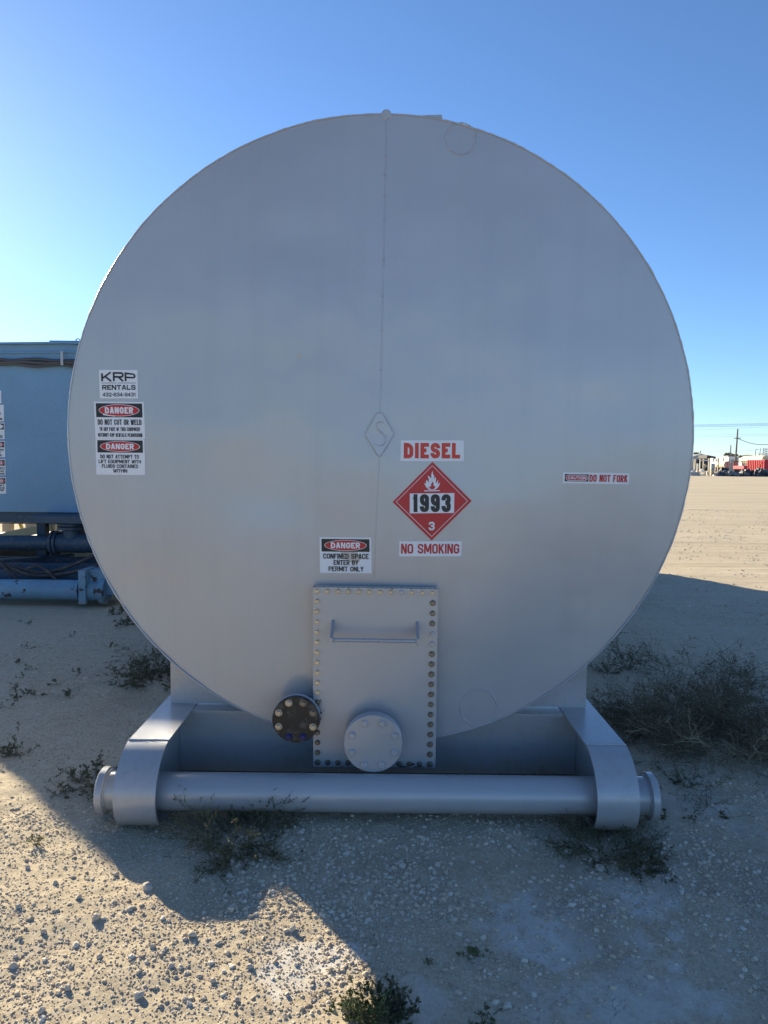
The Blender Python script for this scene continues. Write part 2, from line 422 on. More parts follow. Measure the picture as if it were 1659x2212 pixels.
def stone(px, py, size, seed, label, group=None, flat=.7, lean=0):
    r_ = np.random.RandomState(seed); iv, jf = ico(2); size *= .8
    v = iv*(1+r_.uniform(-.07, .07, (len(iv), 1)))*np.array([r_.uniform(.8, 1.2), r_.uniform(.7, 1), flat])
    for _ in range(9):
        n = r_.normal(size=3); n /= np.linalg.norm(n); dd = v@n; v = v-np.outer(np.clip(dd-r_.uniform(.5, .72), 0, None), n)
    v *= size; g = gr(px, py); z = float(gh(g.x, g.y))
    me = fast_mesh('stone', v, jf, M['rock'], False)
    o = bpy.data.objects.new('stone', me); COL.objects.link(o)
    o.location = (g.x, g.y, z+size*flat*.45); o.rotation_euler = (lean, 0, r_.uniform(0, 6))
    return tag(o, label, 'stone', group)
stone(632, 2003, .021, 1, 'upright pale stone casting a pointed shadow on the white patch of gravel', flat=1.15)
stone(318, 1912, .030, 2, 'largest sunlit stone, just left of the curved edge of the tank shadow')
stone(208, 1980, .026, 3, 'rounded stone in the sunlit gravel straight below the left pipe cap')
stone(146, 2130, .020, 4, 'small brown stone near the bottom left corner in sunlight')
stone(302, 2142, .022, 5, 'domed stone with two pebbles behind it in the lower sunlit gravel')
stone(415, 2015, .021, 61, 'pale stone on the sunlit side right at the edge of the shadow')
stone(1032, 1752, .023, 7, 'pale stone lying right under the round front pipe', flat=.6)
for i, (x, y, s) in enumerate([(1012, 1752, .02), (1296, 1868, .030), (1330, 1862, .024), (1275, 1850, .019)]):
    stone(x, y, s, 20+i, 'pale broken rock lying in the weed at the right curved skid foot', 'broken rocks at the right skid foot') if i else None
for i, (x, y, s) in enumerate([(870, 1868, .026), (945, 1865, .022), (1215, 1862, .018), (1152, 1890, .018), (1020, 1858, .017), (905, 1912, .02), (1490, 1842, .018), (800, 1838, .014), (1430, 1700, .016), (1640, 1720, .022),
                               (760, 1890, .018), (690, 1905, .015), (980, 1900, .014), (1120, 1935, .013), (1560, 1790, .016), (1250, 1930, .012), (620, 1885, .018), (560, 1930, .018), (500, 1960, .02), (1210, 2160, .013), (1385, 2140, .012)]):
    stone(x, y, s, 40+i, 'loose pale stone lying on the shaded ground in front of the grey tank', 'loose stones on the shaded ground')
for i, (x, y, s) in enumerate([(60, 1870, .017), (120, 1905, .016), (40, 1960, .018), (250, 1880, .016), (30, 2080, .02), (95, 2010, .017), (370, 2080, .016), (460, 2110, .015), (540, 2080, .016), (215, 2060, .016),
                               (510, 2150, .014), (620, 2140, .013), (400, 2150, .014), (90, 2180, .018), (330, 2040, .016), (690, 2020, .012), (280, 1960, .018), (170, 1935, .015)]):
    stone(x, y, s, 80+i, 'loose stone throwing a short shadow on the sunlit gravel', 'loose stones on the sunlit gravel')

# ================================================================= GREY DIESEL TANK
RT = 1.524; ZC = 1.773; XC = 0.0; LT = 11.2
tank = thing('diesel_tank', 'large grey cylindrical diesel tank on a skid, round flat end facing the viewer', 'tank', (0, 0, 0))
DENTS = [(-1.10, .98, .14, .007), (-1.16, 1.20, .10, -.005), (-.92, .66, .13, .006), (-.5, 1.42, .24, .009), (-.1, 1.62, .14, -.005), (.62, 1.28, .24, -.008), (1.05, 1.0, .2, .008), (.35, 1.85, .26, .006), (-.75, 1.80, .22, -.006), (.95, .8, .05, .002), (-.42, .62, .12, -.005), (.75, .62, .14, .005), (.1, 2.5, .3, .006), (1.15, 1.7, .18, -.005)]
def head(x, z):
    r2 = ((x-XC)**2+(z-ZC)**2)/RT**2
    dn = 0
    for (dx_, dz_, s_, a_) in DENTS: dn += a_*math.exp(-((x-dx_)**2+(z-dz_)**2)/(2*s_*s_))
    return dn-.014*(1-r2)+float(NZ.fbm(np.array(x*1.1+5.), np.array(z*1.6), 3))*.012*max(0, 1-r2**3)
# head disc
m = MB(); NR, NA = 48, 200
vs = [(XC, head(XC, ZC), ZC)]
for i in range(1, NR+1):
    r = RT*(i/NR)
    for k in range(NA):
        a = 2*math.pi*k/NA; x = XC+r*math.cos(a); z = ZC+r*math.sin(a); vs.append((x, head(x, z), z))
fs = [(0, 1+k, 1+(k+1) % NA) for k in range(NA)]
for i in range(NR-1):
    for k in range(NA):
        k2 = (k+1) % NA; fs.append((1+i*NA+k, 1+(i+1)*NA+k, 1+(i+1)*NA+k2, 1+i*NA+k2))
m.add(vs, fs, True); m.build('front_head', M['tank'], tank)
# shell
m = MB(); NS = 160
rr = RT-.0015
ys = [.002, 2.8, 5.6, 8.4, LT]
vs = [(XC+rr*math.cos(2*math.pi*k/NS), y, ZC+rr*math.sin(2*math.pi*k/NS)) for y in ys for k in range(NS)]
fs = [(i*NS+k, i*NS+(k+1) % NS, (i+1)*NS+(k+1) % NS, (i+1)*NS+k) for i in range(len(ys)-1) for k in range(NS)]
m.add(vs, fs, True); m.add([vs[(len(ys)-1)*NS+k] for k in range(NS)], [tuple(range(NS))[::-1]])
m.build('shell', M['tank'], tank)
# rim weld
def bead(pts, r, closed=False, amp=.45, n=7, seed=0, steps=1):
    rnd = random.Random(seed); mb = MB()
    rads = [r*(1-amp*rnd.random()) for _ in pts]
    if closed: pts = pts+[pts[0]]; rads = rads+[rads[0]]
    mb.tube(pts, rads, n, caps=not closed); return mb
ring = []
rnd = random.Random(3)
for k in range(420):
    a = 2*math.pi*k/420; q = RT+.0005+.0022*float(NZ.fbm(np.array(k*.21), np.array(2.), 3))
    ring.append((XC+q*math.cos(a), -.001, ZC+q*math.sin(a)))
bead(ring, .0048, True, .5, seed=3).build('rim_weld', M['tank'], tank)
# vertical seam
def onhead(px, py, o=0.0):
    p = at(px, py, 0); p.y = head(p.x, p.z)-o; return p
def lerp(a, b, t): return a+(b-a)*t
seam = []
segs = [(835, 243), (829, 560), (824, 760), (821, 892)]
def along(segs, step=6, jit=.4, seed=1):
    rnd = random.Random(seed); out = []
    for (x0, y0), (x1, y1) in zip(segs, segs[1:]):
        n = max(1, int(math.hypot(x1-x0, y1-y0)/step))
        for i in range(n): out.append(onhead(lerp(x0, x1, i/n)+rnd.uniform(-jit, jit), lerp(y0, y1, i/n), .0))
    out.append(onhead(*segs[-1])); return out
s1 = bead(along(segs, 5), .0038, seed=5)
s2 = bead(along([(820, 985), (814, 1090), (808, 1247)], 5), .0032, seed=6)
s1.add(s2.v, s2.f, True)
# a few short cross beads
for y in (338, 378, 425, 476, 560, 640, 715, 800):
    x = 835-(y-243)*.0215; q = bead([onhead(x-3, y, .002), onhead(x+3, y, .002)], .0035, seed=y); s1.add(q.v, q.f, True)
s1.build('seam_weld', M['tank'], tank)
# welded-over round patches
for (cx_, cy_, r_) in ((995.5, 300, 33), (1033, 1527.5, 40)):
    c = onhead(cx_, cy_); rad = r_*abs((onhead(cx_+1, cy_)-c).x)
    pts = []
    for k in range(70):
        a = 2*math.pi*k/70; x = c.x+rad*math.cos(a)+rnd.uniform(-.0012, .0012); z = c.z+rad*math.sin(a)+rnd.uniform(-.0012, .0012)
        pts.append((x, head(x, z), z))
    b_ = bead(pts, .0052, True, .6, seed=int(cx_))
    b_.build('round_patch_weld', M['tank'], tank)
# diamond badge with raised S
dia = [(814, 893), (826, 893), (850, 936), (849, 941), (823, 985), (817, 985), (790, 941), (790, 936)]
m = MB(); pl = [onhead(*p) for p in dia]
m.prism(pl, lambda p: p+Vector((0, .01, 0)), lambda p: p+Vector((0, -.007, 0)))
badge = m.build('diamond_badge', M['tank'], tank)
pts = [(831, 921), (829, 914), (822, 912), (815, 915), (814, 923), (818, 931), (826, 937), (832, 945), (832, 955), (826, 962), (817, 963), (808, 958)]
sp = []
for i in range(len(pts)-1):
    p0 = pts[max(i-1, 0)]; p1 = pts[i]; p2 = pts[i+1]; p3 = pts[min(i+2, len(pts)-1)]
    for k in range(5):
        t = k/5; q = [0.5*((2*p1[j])+(-p0[j]+p2[j])*t+(2*p0[j]-5*p1[j]+4*p2[j]-p3[j])*t*t+(-p0[j]+3*p1[j]-3*p2[j]+p3[j])*t**3) for j in (0, 1)]
        sp.append(onhead(q[0], q[1], .0062))
sp.append(onhead(*pts[-1], .0062))
nS = len(sp)
MB().tube(sp, [(.0015+.0034*math.sin(math.pi*i/(nS-1))) for i in range(nS)], 8).build('raised_letter', M['tank'], badge)
q = [onhead(*p, .007) for p in dia]
MB().tube(q+[q[0]], .0022, 5, False).build('raised_border', M['tank'], badge)
# top fittings
c = at(834.5, 254.5, .03); MB()._bev(Vector((c.x, -.004, c.z)), Vector((c.x, .40, c.z)), .0245, 24, .003).build('top_lug', M['skid'], tank)
a = at(905, 250, .012); b = at(955.5, 249, .012); m = MB()
m.prism([(a.x, a.z-.01), (a.x+.02, a.z), (b.x-.005, b.z), (b.x, b.z-.006), (b.x+.002, b.z-.08), (a.x, a.z-.06)], lambda p: Vector((p[0], .006, p[1])), lambda p: Vector((p[0], .30, p[1])))
m.build('top_plate', M['skid'], tank)

# ---- skid
HB = .335
for sgn in (-1, 1):
    xo, xi, xw = sgn*1.173, sgn*.985, sgn*1.06
    prof = [(11.1, HB), (6, HB), (2, HB), (.6, HB), (-.20, HB), (-.236, HB-.004)]
    prof += [(-.262, .323), (-.29, .312), (-.318, .297), (-.345, .278), (-.368, .257), (-.388, .232), (-.404, .205), (-.416, .176), (-.422, .148), (-.423, .12), (-.418, .09), (-.409, .06), (-.395, .034), (-.377, .010), (-.354, -.010), (-.322, -.024), (-.28, -.029), (-.1, -.029), (2, -.029), (11.1, -.029)]
    th = .011; inner = []
    P2 = [Vector((p[0], p[1])) for p in prof]
    for i, p in enumerate(P2):
        d = (P2[min(i+1, len(P2)-1)]-P2[max(i-1, 0)]).normalized(); nrm = Vector((-d.y, d.x))
        inner.append(p+nrm*th)
    m = MB(); n = len(P2)
    vs = [(xo, p.x, p.y) for p in P2]+[(xi, p.x, p.y) for p in P2]+[(xo, p.x, p.y) for p in inner]+[(xi, p.x, p.y) for p in inner]
    for i in range(n-1):
        m.add([vs[i], vs[i+1], vs[n+i+1], vs[n+i]], [(0, 1, 2, 3)])
    m = MB()
    top = []; sm = []
    for i in range(n-1):
        top.append((i, i+1, n+i+1, n+i)); top.append((2*n+i, 3*n+i, 3*n+i+1, 2*n+i+1))
    m.add(vs, top, True)
    m.add(vs, [(i, 2*n+i, 2*n+i+1, i+1) for i in range(n-1)]+[(n+i, n+i+1, 3*n+i+1, 3*n+i) for i in range(n-1)]+[(0, n, 3*n, 2*n), (n-1, 3*n-1, 4*n-1, 2*n-1)])
    rail = m.build('skid_rail', M['skid'], tank)
    # weld across the strip, web plate
    rn = random.Random(7); pts = [(lerp(xo, xi, i/24), -.215+rn.uniform(-.002, .002), HB+.001) for i in range(25)]
    bead(pts, .0045, seed=9).build('weld_line', M['skid'], rail)
    m = MB(); poly = [(11.0, -.017), (11.0, HB-.0125)]+[(p.x, p.y) for p in inner[5:-2]]
    poly = [(y, z) for y, z in poly]
    m.prism(poly, lambda p: Vector((xw-.006, p[0], p[1])), lambda p: Vector((xw+.006, p[0], p[1])))
    m.build('web_plate', M['skid'], rail)
# front saddle, closed below by the cross plate and deck
zt = lambda x: ZC-math.sqrt(max(0, RT**2-x*x))
def saddle(Y, hw=1.126, th=.014):
    pts = [(-hw, HB+.004), (hw, HB+.004)]
    for k in range(41):
        x = hw-2*hw*k/40; z = zt(x)-.002
        if z > HB+.006: pts.append((x, z))
        else: pts.append((x, HB+.0055))
    m = MB(); m.prism(pts, lambda p: Vector((p[0], Y, p[1])), lambda p: Vector((p[0], Y+th, p[1])))
    return m
def saddle_half(Y, s, hw=1.126, th=.014):
    x0 = math.sqrt(RT**2-(ZC-HB-.006)**2)
    pts = [(s*hw, HB+.004), (s*hw, zt(hw)-.001)]+[(s*lerp(hw, x0, k/24), zt(lerp(hw, x0, k/24))-.001) for k in range(1, 25)]
    m = MB(); m.prism(pts, lambda p: Vector((p[0], Y, p[1])), lambda p: Vector((p[0], Y+th, p[1]))); return m
for Y in (.29, 3.9, 7.5, 10.9):
    for s in (-1, 1): saddle_half(Y, s).build('saddle_plate', M['skid'], tank)
m = MB(); m.box(-1.053, 1.053, .20, .212, .003, HB-.016)
cp = m.build('cross_plate', M['skid'], tank)
MB().box(-.983, .983, .188, .206, HB-.0155, HB-.001).build('top_rim', M['skid'], cp)
for Y in (3.9, 7.5, 10.8):
    MB().box(-1.053, 1.053, Y, Y+.012, .003, .245).build('cross_plate', M['skid'], tank)
for s in (-1, 1):
    x0 = .52; m = MB(); m.box(s*.983 if s < 0 else x0, s*x0 if s < 0 else .983, .2065, .60, HB-.014, HB-.003); m.build('deck_plate', M['skid'], tank)
# front roller pipe
PY, PZ, PR = -.256, .107, .0855
m = MB(); m.tube([(-1.25, PY, PZ), (-.4, PY, PZ), (.4, PY, PZ), (1.25, PY, PZ)], PR, 56)
pipe = m.build('front_pipe', M['pipe'], tank)
for s in (-1, 1):
    xe = at(204 if s < 0 else 1427, 1715, PY-.09).x
    m = MB(); m._bev(Vector((xe, PY, PZ)), Vector((xe-s*.036, PY, PZ)), .108, 56, .004)
    cap = m.build('end_flange', M['skid'], pipe)
    m.__init__(); m.tube([(xe-s*.036, PY, PZ), (xe-s*.046, PY, PZ), (xe-s*.10, PY, PZ)], [.093, .087, .0865], 48)
    m.build('flange_hub', M['skid'], pipe)
    pts = [(xe-s*.0375, PY+.0915*math.cos(2*math.pi*k/60), PZ+.0915*math.sin(2*math.pi*k/60)) for k in range(60)]
    bead(pts, .006, True, .4, seed=12).build('hub_weld', M['skid'], pipe)

# ---- hatch
def bil(q, u, v):
    (tl, tr, br, bl) = q
    return tl*(1-u)*(1-v)+tr*u*(1-v)+br*u*v+bl*(1-u)*v
HY = -.088
hq = [at(675.5, 1267.5, HY), at(946.5, 1272, HY), at(940.5, 1658, HY), at(677, 1656, HY)]
hatch = MB().prism(hq, lambda p: p+Vector((0, .014, 0)), lambda p: p).build('hatch_cover', M['hatch'], tank)
def inset(q, d):
    c = sum(q, Vector())/4; return [c+(p-c)*((c-p).length-d)/(c-p).length for p in q]
MB().prism(inset(hq, .003), lambda p: p+Vector((0, .0185, 0)), lambda p: p+Vector((0, .0142, 0))).build('gasket', M['chip'], hatch)
MB().prism(inset(hq, -.002), lambda p: p+Vector((0, .034, 0)), lambda p: p+Vector((0, .0187, 0))).build('hatch_flange', M['hatch'], hatch)
MB().prism(inset(hq, .075), lambda p: p+Vector((0, .115, 0)), lambda p: p+Vector((0, .0343, 0))).build('hatch_neck', M['hatch'], hatch)
bq = [at(684.7, 1276.7, HY), at(935.2, 1280.5, HY), at(928.2, 1650.9, HY), at(686, 1646.5, HY)]
slots = [(i/11, 0, i == 8) for i in range(12)]+[(0, j/17, False) for j in range(1, 17)]+[(1, j/17, j in (4, 5)) for j in range(1, 17)]+[(i/11, 1, False) for i in range(12)]
rn = random.Random(2)
for (u, v, painted) in slots:
    p = bil(bq, u, v); p.y = HY
    mt = M['hatch'] if painted else (M['zinc'] if (v < .62 and u < .99) or v < .03 else M['dull_shade_bolt'])  # lower and right-hand bolts take the darker steel, shade put into colour
    if painted: mt = M['hatch']
    m = MB(); m.hexbolt(p, .0112*rn.uniform(.94, 1.08), .0125, rn.uniform(0, 1)); m.build('bolt', mt, hatch)
# chipped paint along the hatch edges
rn = random.Random(8)
def chip(cx_, cz_, w_, h_, y, parent=None):
    n = 11; pts = [Vector((cx_+w_*rn.uniform(.6, 1)*math.cos(2*math.pi*k/n), y, cz_+h_*rn.uniform(.5, 1)*math.sin(2*math.pi*k/n))) for k in range(n)]
    return pts
m = MB()
for (px, py, w_, h_) in [(739, 1656.5, .016, .004), (865, 1650, .013, .010), (890, 1651, .017, .009), (905, 1656.5, .04, .003), (870, 1656, .03, .004), (692, 1513, .004, .005), (695, 1517, .003, .003), (700, 1535, .004, .003), (694, 1540, .004, .009), (693, 1552, .003, .012), (775, 1656, .02, .0025)]:
    p = at(px, py, HY); pts = chip(p.x, p.z, w_, h_, HY-.0008)
    zmin = hq[3].z+.0005; pts = [Vector((q.x, q.y, max(q.z, zmin))) for q in pts]
    m.add(pts, [tuple(range(len(pts)))])
for i in range(26):
    t = i/26; p = lerp(hq[0], hq[1], t); m.add([p+Vector((0, -.0006, 0)), lerp(hq[0], hq[1], t+.03)+Vector((0, -.0006, 0)), lerp(hq[0], hq[1], t+.03)+Vector((0, -.0006, -.001-.003*rn.random()*(i % 5 < 3))), p+Vector((0, -.0006, -.001-.002*rn.random()))], [(0, 1, 2, 3)])
m.build('paint_chips', M['chip'], hatch)
# rebar handle
hl = at(716, 1382, -.20); hr = at(903, 1385, -.20)
hm = MB(); pts = []; rad = []
N_ = 150
for i in range(N_+1):
    pts.append(lerp(hl, hr, i/N_)); rad.append(.0085+(.0022 if i % 4 < 2 else 0))
hm.tube(pts, rad, 12)
handle = hm.build('handle_bar', M['hatch'], hatch)
for p, q in ((hl, at(721, 1347, HY)), (hr, at(899, 1351, HY))):
    m = MB(); q = Vector((p.x, HY, q.z)); w_ = .026
    poly = [(HY-.001, q.z+.020), (HY-.001, q.z-.030), (-.188, p.z-.024), (-.214, p.z-.016), (-.216, p.z+.014), (-.19, p.z+.024)]
    m.prism(poly, lambda a: Vector((p.x-.006, a[0], a[1])), lambda a: Vector((p.x+.006, a[0], a[1])))
    m.build('handle_bracket', M['hatch'], hatch)
# blind flanges
def flange(px, py, Y, R, mat, matback, name, nb, bolts, thick, gap, root, rot0, rb, label=None):
    c = at(px, py, Y); m = MB(); m._bev(Vector((c.x, Y, c.z)), Vector((c.x, Y+thick, c.z)), R, 64, .003)
    o = m.build(name, mat, tank)
    if label: o['label'] = label
    MB()._bev(Vector((c.x, Y+thick+gap, c.z)), Vector((c.x, Y+2*thick+gap, c.z)), R, 64, .003).build('weld_neck_flange', matback, o)
    m = MB(); m.cyl((c.x, Y+thick, c.z), (c.x, Y+thick+gap, c.z), R*.66, 40); m.cyl((c.x, Y+2*thick+gap, c.z), (c.x, root, c.z), R*.6, 40); m.build('nozzle', matback, o)
    for k in range(nb):
        a = 2*math.pi*(k+.5)/nb+rot0
        p = Vector((c.x+R*.78*math.cos(a), Y, c.z+R*.78*math.sin(a)))
        mm = MB(); mm.hexbolt(p, rb, .014, rn.uniform(0, 1))
        mm.build('bolt', M[bolts[k % len(bolts)]], o)
    return o, c
flange(806, 1607, -.21, .1395, M['hatch'], M['hatch'], 'blind_flange', 8, ['hatch'], .024, .004, HY+.002, 0, .0165)
o, c = flange(639, 1555, -.165, .1135, M['black_flange'], M['hatch'], 'black_blind_flange', 8, ['dull_shade_bolt', 'dull_shade_bolt', 'zinc', 'zinc', 'zinc', 'blue_bolt', 'blue_bolt', 'zinc'], .022, .003, .05, 0, .0135, 'scuffed black cover plate')
# small scratches / chips on the head
m = MB()
for (px, py, w_, h_) in [(646, 768, .006, .010), (648, 774, .005, .008), (625, 867, .002, .003)]:
    p = onhead(px, py, .0012); pts = chip(p.x, p.z, w_, h_, p.y); m.add(pts, [tuple(range(len(pts)))])
m.build('scratches', M['cream'], tank)

# ---------------------------------------------------------------- stickers
r = 'r'
GL = {
 'A': [[(0, 0), (.44, 1)], [(1, 0), (.56, 1)], [(.2, .27), (.8, .27)]],
 'B': [[(0, .5), (0, 1), (.96, 1, r), (.96, .53, r), (.05, .53)], [(0, .55), (0, 0), (1, 0, r), (1, .51, r), (.4, .51)]],
 'C': [[(1, .66), (1, 1, r), (0, 1, r), (0, 0, r), (1, 0, r), (1, .34)]],
 'D': [[(.4, 0), (0, 0), (0, 1), (1, 1, r), (1, 0, r), (.4, 0)]],
 'E': [[(1, 1), (0, 1), (0, 0), (1, 0)], [(0, .52), (.88, .52)]],
 'F': [[(1, 1), (0, 1), (0, -.0)], [(0, .50), (.88, .50)]],
 'G': [[(1, .68), (1, 1, r), (0, 1, r), (0, 0, r), (1, 0, r), (1, .46), (.52, .46)]],
 'H': [[(0, 0), (0, 1)], [(1, 0), (1, 1)], [(0, .52), (1, .52)]],
 'I': [[(.5, 0), (.5, 1)]],
 'K': [[(0, 0), (0, 1)], [(.97, 1), (.08, .38)], [(.3, .62), (1, 0)]],
 'L': [[(0, 1), (0, 0), (1, 0)]],
 'M': [[(0, 0), (0, 1)], [(1, 0), (1, 1)], [(.04, 1), (.5, .1)], [(.96, 1), (.5, .1)]],
 'N': [[(0, 0), (0, 1)], [(1, 0), (1, 1)], [(.03, 1), (.97, 0)]],
 'O': [[(.5, 0), (0, 0, r), (0, 1, r), (1, 1, r), (1, 0, r), (.5, 0)]],
 'P': [[(0, 0), (0, 1), (1, 1, r), (1, .43, r), (.05, .43)]],
 'Q': [[(.5, 0), (0, 0, r), (0, 1, r), (1, 1, r), (1, 0, r), (.5, 0)], [(.55, .2), (1.05, -.06)]],
 'R': [[(0, 0), (0, 1), (1, 1, r), (1, .47, r), (.05, .47)], [(.5, .47), (1, 0)]],
 'S': [[(1, .70), (1, 1, r), (0, 1, r), (0, .55, r), (1, .46, r), (1, 0, r), (0, 0, r), (0, .30)]],
 'T': [[(0, 1), (1, 1)], [(.5, 1), (.5, 0)]],
 'U': [[(0, 1), (0, 0, r), (1, 0, r), (1, 1)]],
 'V': [[(0, 1), (.46, 0)], [(1, 1), (.54, 0)]],
 'W': [[(0, 1), (.23, 0)], [(.27, 0), (.48, .95)], [(.52, .95), (.73, 0)], [(.77, 0), (1, 1)]],
 'X': [[(0, 1), (1, 0)], [(1, 1), (0, 0)]],
 'Y': [[(0, 1), (.5, .42)], [(1, 1), (.5, .42)], [(.5, .46), (.5, 0)]],
 '1': [[(.62, 0), (.62, 1)], [(.62, .93), (.0, .76)]],
 '2': [[(0, .68), (0, 1, r), (1, 1, r), (1, .5, r), (0, .12), (0, 0), (1, 0)]],
 '3': [[(0, .70), (0, 1, r), (1, 1, r), (1, .53, r), (.32, .53)], [(.5, .50), (1, .50, r), (1, 0, r), (0, 0, r), (0, .30)]],
 '4': [[(.74, 0), (.74, 1)], [(.70, 1), (0, .30), (1.05, .26)]],
 '6': [[(1, .72), (1, 1, r), (0, 1, r), (0, 0, r), (1, 0, r), (1, .56, r), (.1, .56)]],
 '9': [[(0, .28), (0, 0, r), (1, 0, r), (1, 1, r), (0, 1, r), (0, .44, r), (.9, .44)]],
 '-': [[(0, .42), (1, .42)]],
}
WID = {'I': 0, ' ': .55, 'M': 1.3, 'W': 1.45, '1': .62, '-': .55, 'E': .9, 'F': .86, 'L': .86}
def text_mesh(body, W, H, k):
    """stroke lettering filling W x H metres; k is the stroke as a share of the height. Returns normalised verts, faces, layer per vert"""
    gap = .42 if True else 0
    t = k*H
    units = sum(WID.get(c, 1) for c in body); nI = len(body)
    gp = t*.42
    # total = unit*units + t*(letters that are I) + gaps
    base = sum(t for c in body if c == 'I')+gp*(nI-1)
    un = (W-base)/units
    tx = min(t, un*.42)
    V = []; Fc = []; Ly = []
    x = 0
    for c in body:
        w_ = t if c == 'I' else un*WID.get(c, 1)
        if c != ' ':
            for li, st in enumerate(GL[c]):
                th = min(t, w_*.46) if c not in 'MW' else min(t, w_*.26)
                if c in 'I1': th = t*.95
                P = [(x+th/2+p[0]*max(0, w_-th) if c != 'I' else x+w_/2, th/2+p[1]*(H-th) if not (len(st) == 2 and p[1] in (0, 1) and st[0][1] != st[1][1]) else (0 if p[1] == 0 else H), len(p) > 2) for p in st]
                if len(st) > 2:
                    for e in (0, -1):
                        q = st[e]; nb = st[1 if e == 0 else -2]
                        if q[0] == nb[0] and q[1] in (0, 1): P[e] = (P[e][0], 0 if q[1] == 0 else H, False)
                        if q[1] == nb[1] and q[0] in (0, 1): P[e] = (x if q[0] == 0 else x+w_, P[e][1], False)
                elif st[0][1] == st[1][1]:
                    P = [(x if p[0] == 0 else (x+w_ if p[0] == 1 else P[i][0]), P[i][1], False) for i, p in enumerate(st)]
                Q = []
                for i, p in enumerate(P):
                    if not p[2]: Q.append((p[0], p[1])); continue
                    a, b = P[i-1], P[i+1]; la = math.hypot(a[0]-p[0], a[1]-p[1]); lb = math.hypot(b[0]-p[0], b[1]-p[1])
                    da = la*(.5 if P[i-1][2] else .9); db = lb*(.5 if P[i+1][2] else .9)
                    rr_ = min(da, db, .36*H); ea = min(da, rr_*1.0); eb = min(db, rr_*1.0)
                    A = (p[0]+(a[0]-p[0])/max(la, 1e-9)*ea, p[1]+(a[1]-p[1])/max(la, 1e-9)*ea); B = (p[0]+(b[0]-p[0])/max(lb, 1e-9)*eb, p[1]+(b[1]-p[1])/max(lb, 1e-9)*eb)
                    for q in range(7):
                        s_ = q/6; w0 = (1-s_)**2; w1 = 2*s_*(1-s_)*.83; w2 = s_*s_; ws = w0+w1+w2
                        Q.append(((A[0]*w0+p[0]*w1+B[0]*w2)/ws, (A[1]*w0+p[1]*w1+B[1]*w2)/ws))
                D = [Q[0]]
                for q in Q[1:]:
                    if math.hypot(q[0]-D[-1][0], q[1]-D[-1][1]) > 1e-6: D.append(q)
                Q = D
                n = len(Q); closed = n > 3 and math.hypot(Q[0][0]-Q[-1][0], Q[0][1]-Q[-1][1]) < 1e-6
                b0 = len(V)
                for i in range(n):
                    pv = Q[i-1] if i > 0 else (Q[-2] if closed else None); nx_ = Q[i+1] if i < n-1 else (Q[1] if closed else None)
                    d1 = Vector((Q[i][0]-pv[0], Q[i][1]-pv[1])).normalized() if pv else None; d2 = Vector((nx_[0]-Q[i][0], nx_[1]-Q[i][1])).normalized() if nx_ else None
                    d1 = d1 or d2; d2 = d2 or d1
                    n1 = Vector((-d1.y, d1.x)); n2 = Vector((-d2.y, d2.x)); mm_ = (n1+n2)
                    if mm_.length < 1e-6: mm_ = n1
                    mm_.normalize(); L = th/2/max(.5, mm_.dot(n1))
                    V += [(Q[i][0]+mm_.x*L, Q[i][1]+mm_.y*L), (Q[i][0]-mm_.x*L, Q[i][1]-mm_.y*L)]; Ly += [li, li]
                for i in range(n-1): Fc.append((b0+2*i, b0+2*i+1, b0+2*i+3, b0+2*i+2))
        x += w_+gp
    return [(a/W, b/H) for a, b in V], Fc, Ly
class Sticker:
    """u right 0..1, v down 0..1 inside the three photographed corners, lying on the surface"""
    def __init__(s, tl, tr, bl, surf, name='sticker', label=None, parent=None, mat='white', shape=None):
        s.tl, s.tr, s.bl, s.surf = tl, tr, bl, surf
        m = MB(); P = shape or [(0, 0), (1, 0), (1, 1), (0, 1)]
        m.prism(P, lambda p: s.pt(*p, .0002), lambda p: s.pt(*p, .0016)); s.o = m.build(name, M[mat], parent)
        if label: s.o['label'] = label
    def pt(s, u, v, o):
        x = s.tl[0]+(s.tr[0]-s.tl[0])*u+(s.bl[0]-s.tl[0])*v; y = s.tl[1]+(s.tr[1]-s.tl[1])*u+(s.bl[1]-s.tl[1])*v
        return s.surf(x, y, o)
    def poly(s, pts, mat, name, o=.0022):
        m = MB(); m.add([s.pt(u, v, o) for u, v in pts], [tuple(range(len(pts)))[::-1]]); return m.build(name, M[mat], s.o)
    def rect(s, u0, v0, u1, v1, mat, name, o=.0022): return s.poly([(u0, v0), (u1, v0), (u1, v1), (u0, v1)], mat, name, o)
    def oval(s, cu, cv, ru, rv, mat, name, o): return s.poly([(cu+ru*math.cos(2*math.pi*k/40), cv+rv*math.sin(2*math.pi*k/40)) for k in range(40)], mat, name, o)
    def text(s, lines, mat='black', bold=.22, o=.0028, warp=None, name='lettering'):
        m = MB(); WW = math.hypot(s.tr[0]-s.tl[0], s.tr[1]-s.tl[1]); HH = math.hypot(s.bl[0]-s.tl[0], s.bl[1]-s.tl[1])
        for body, u0, u1, v0, v1 in lines:
            v, f, ly = text_mesh(body, (u1-u0)*WW, (v1-v0)*HH, bold)
            m.add([s.pt(u0+(u1-u0)*a, v1+(v0-v1)*(warp(a, b) if warp else b), o+.00009*l) for (a, b), l in zip(v, ly)], f)
        return m.build(name, M[mat], s.o)
    def danger(s, v0, v1, u0=.035, u1=.965):
        s.rect(u0, v0, u1, v1, 'black', 'header', .0020); c = (v0+v1)/2; cu = (u0+u1)/2; h = (v1-v0)/2; w_ = (u1-u0)/2
        s.oval(cu, c, w_*.88, h*.86, 'white', 'oval_border', .0025); s.oval(cu, c, w_*.855, h*.79, 'red', 'red_oval', .0030)
        s.text([('DANGER', cu-w_*.61, cu+w_*.61, c-h*.46, c+h*.46)], 'white', .24, .0035, name='danger_lettering')
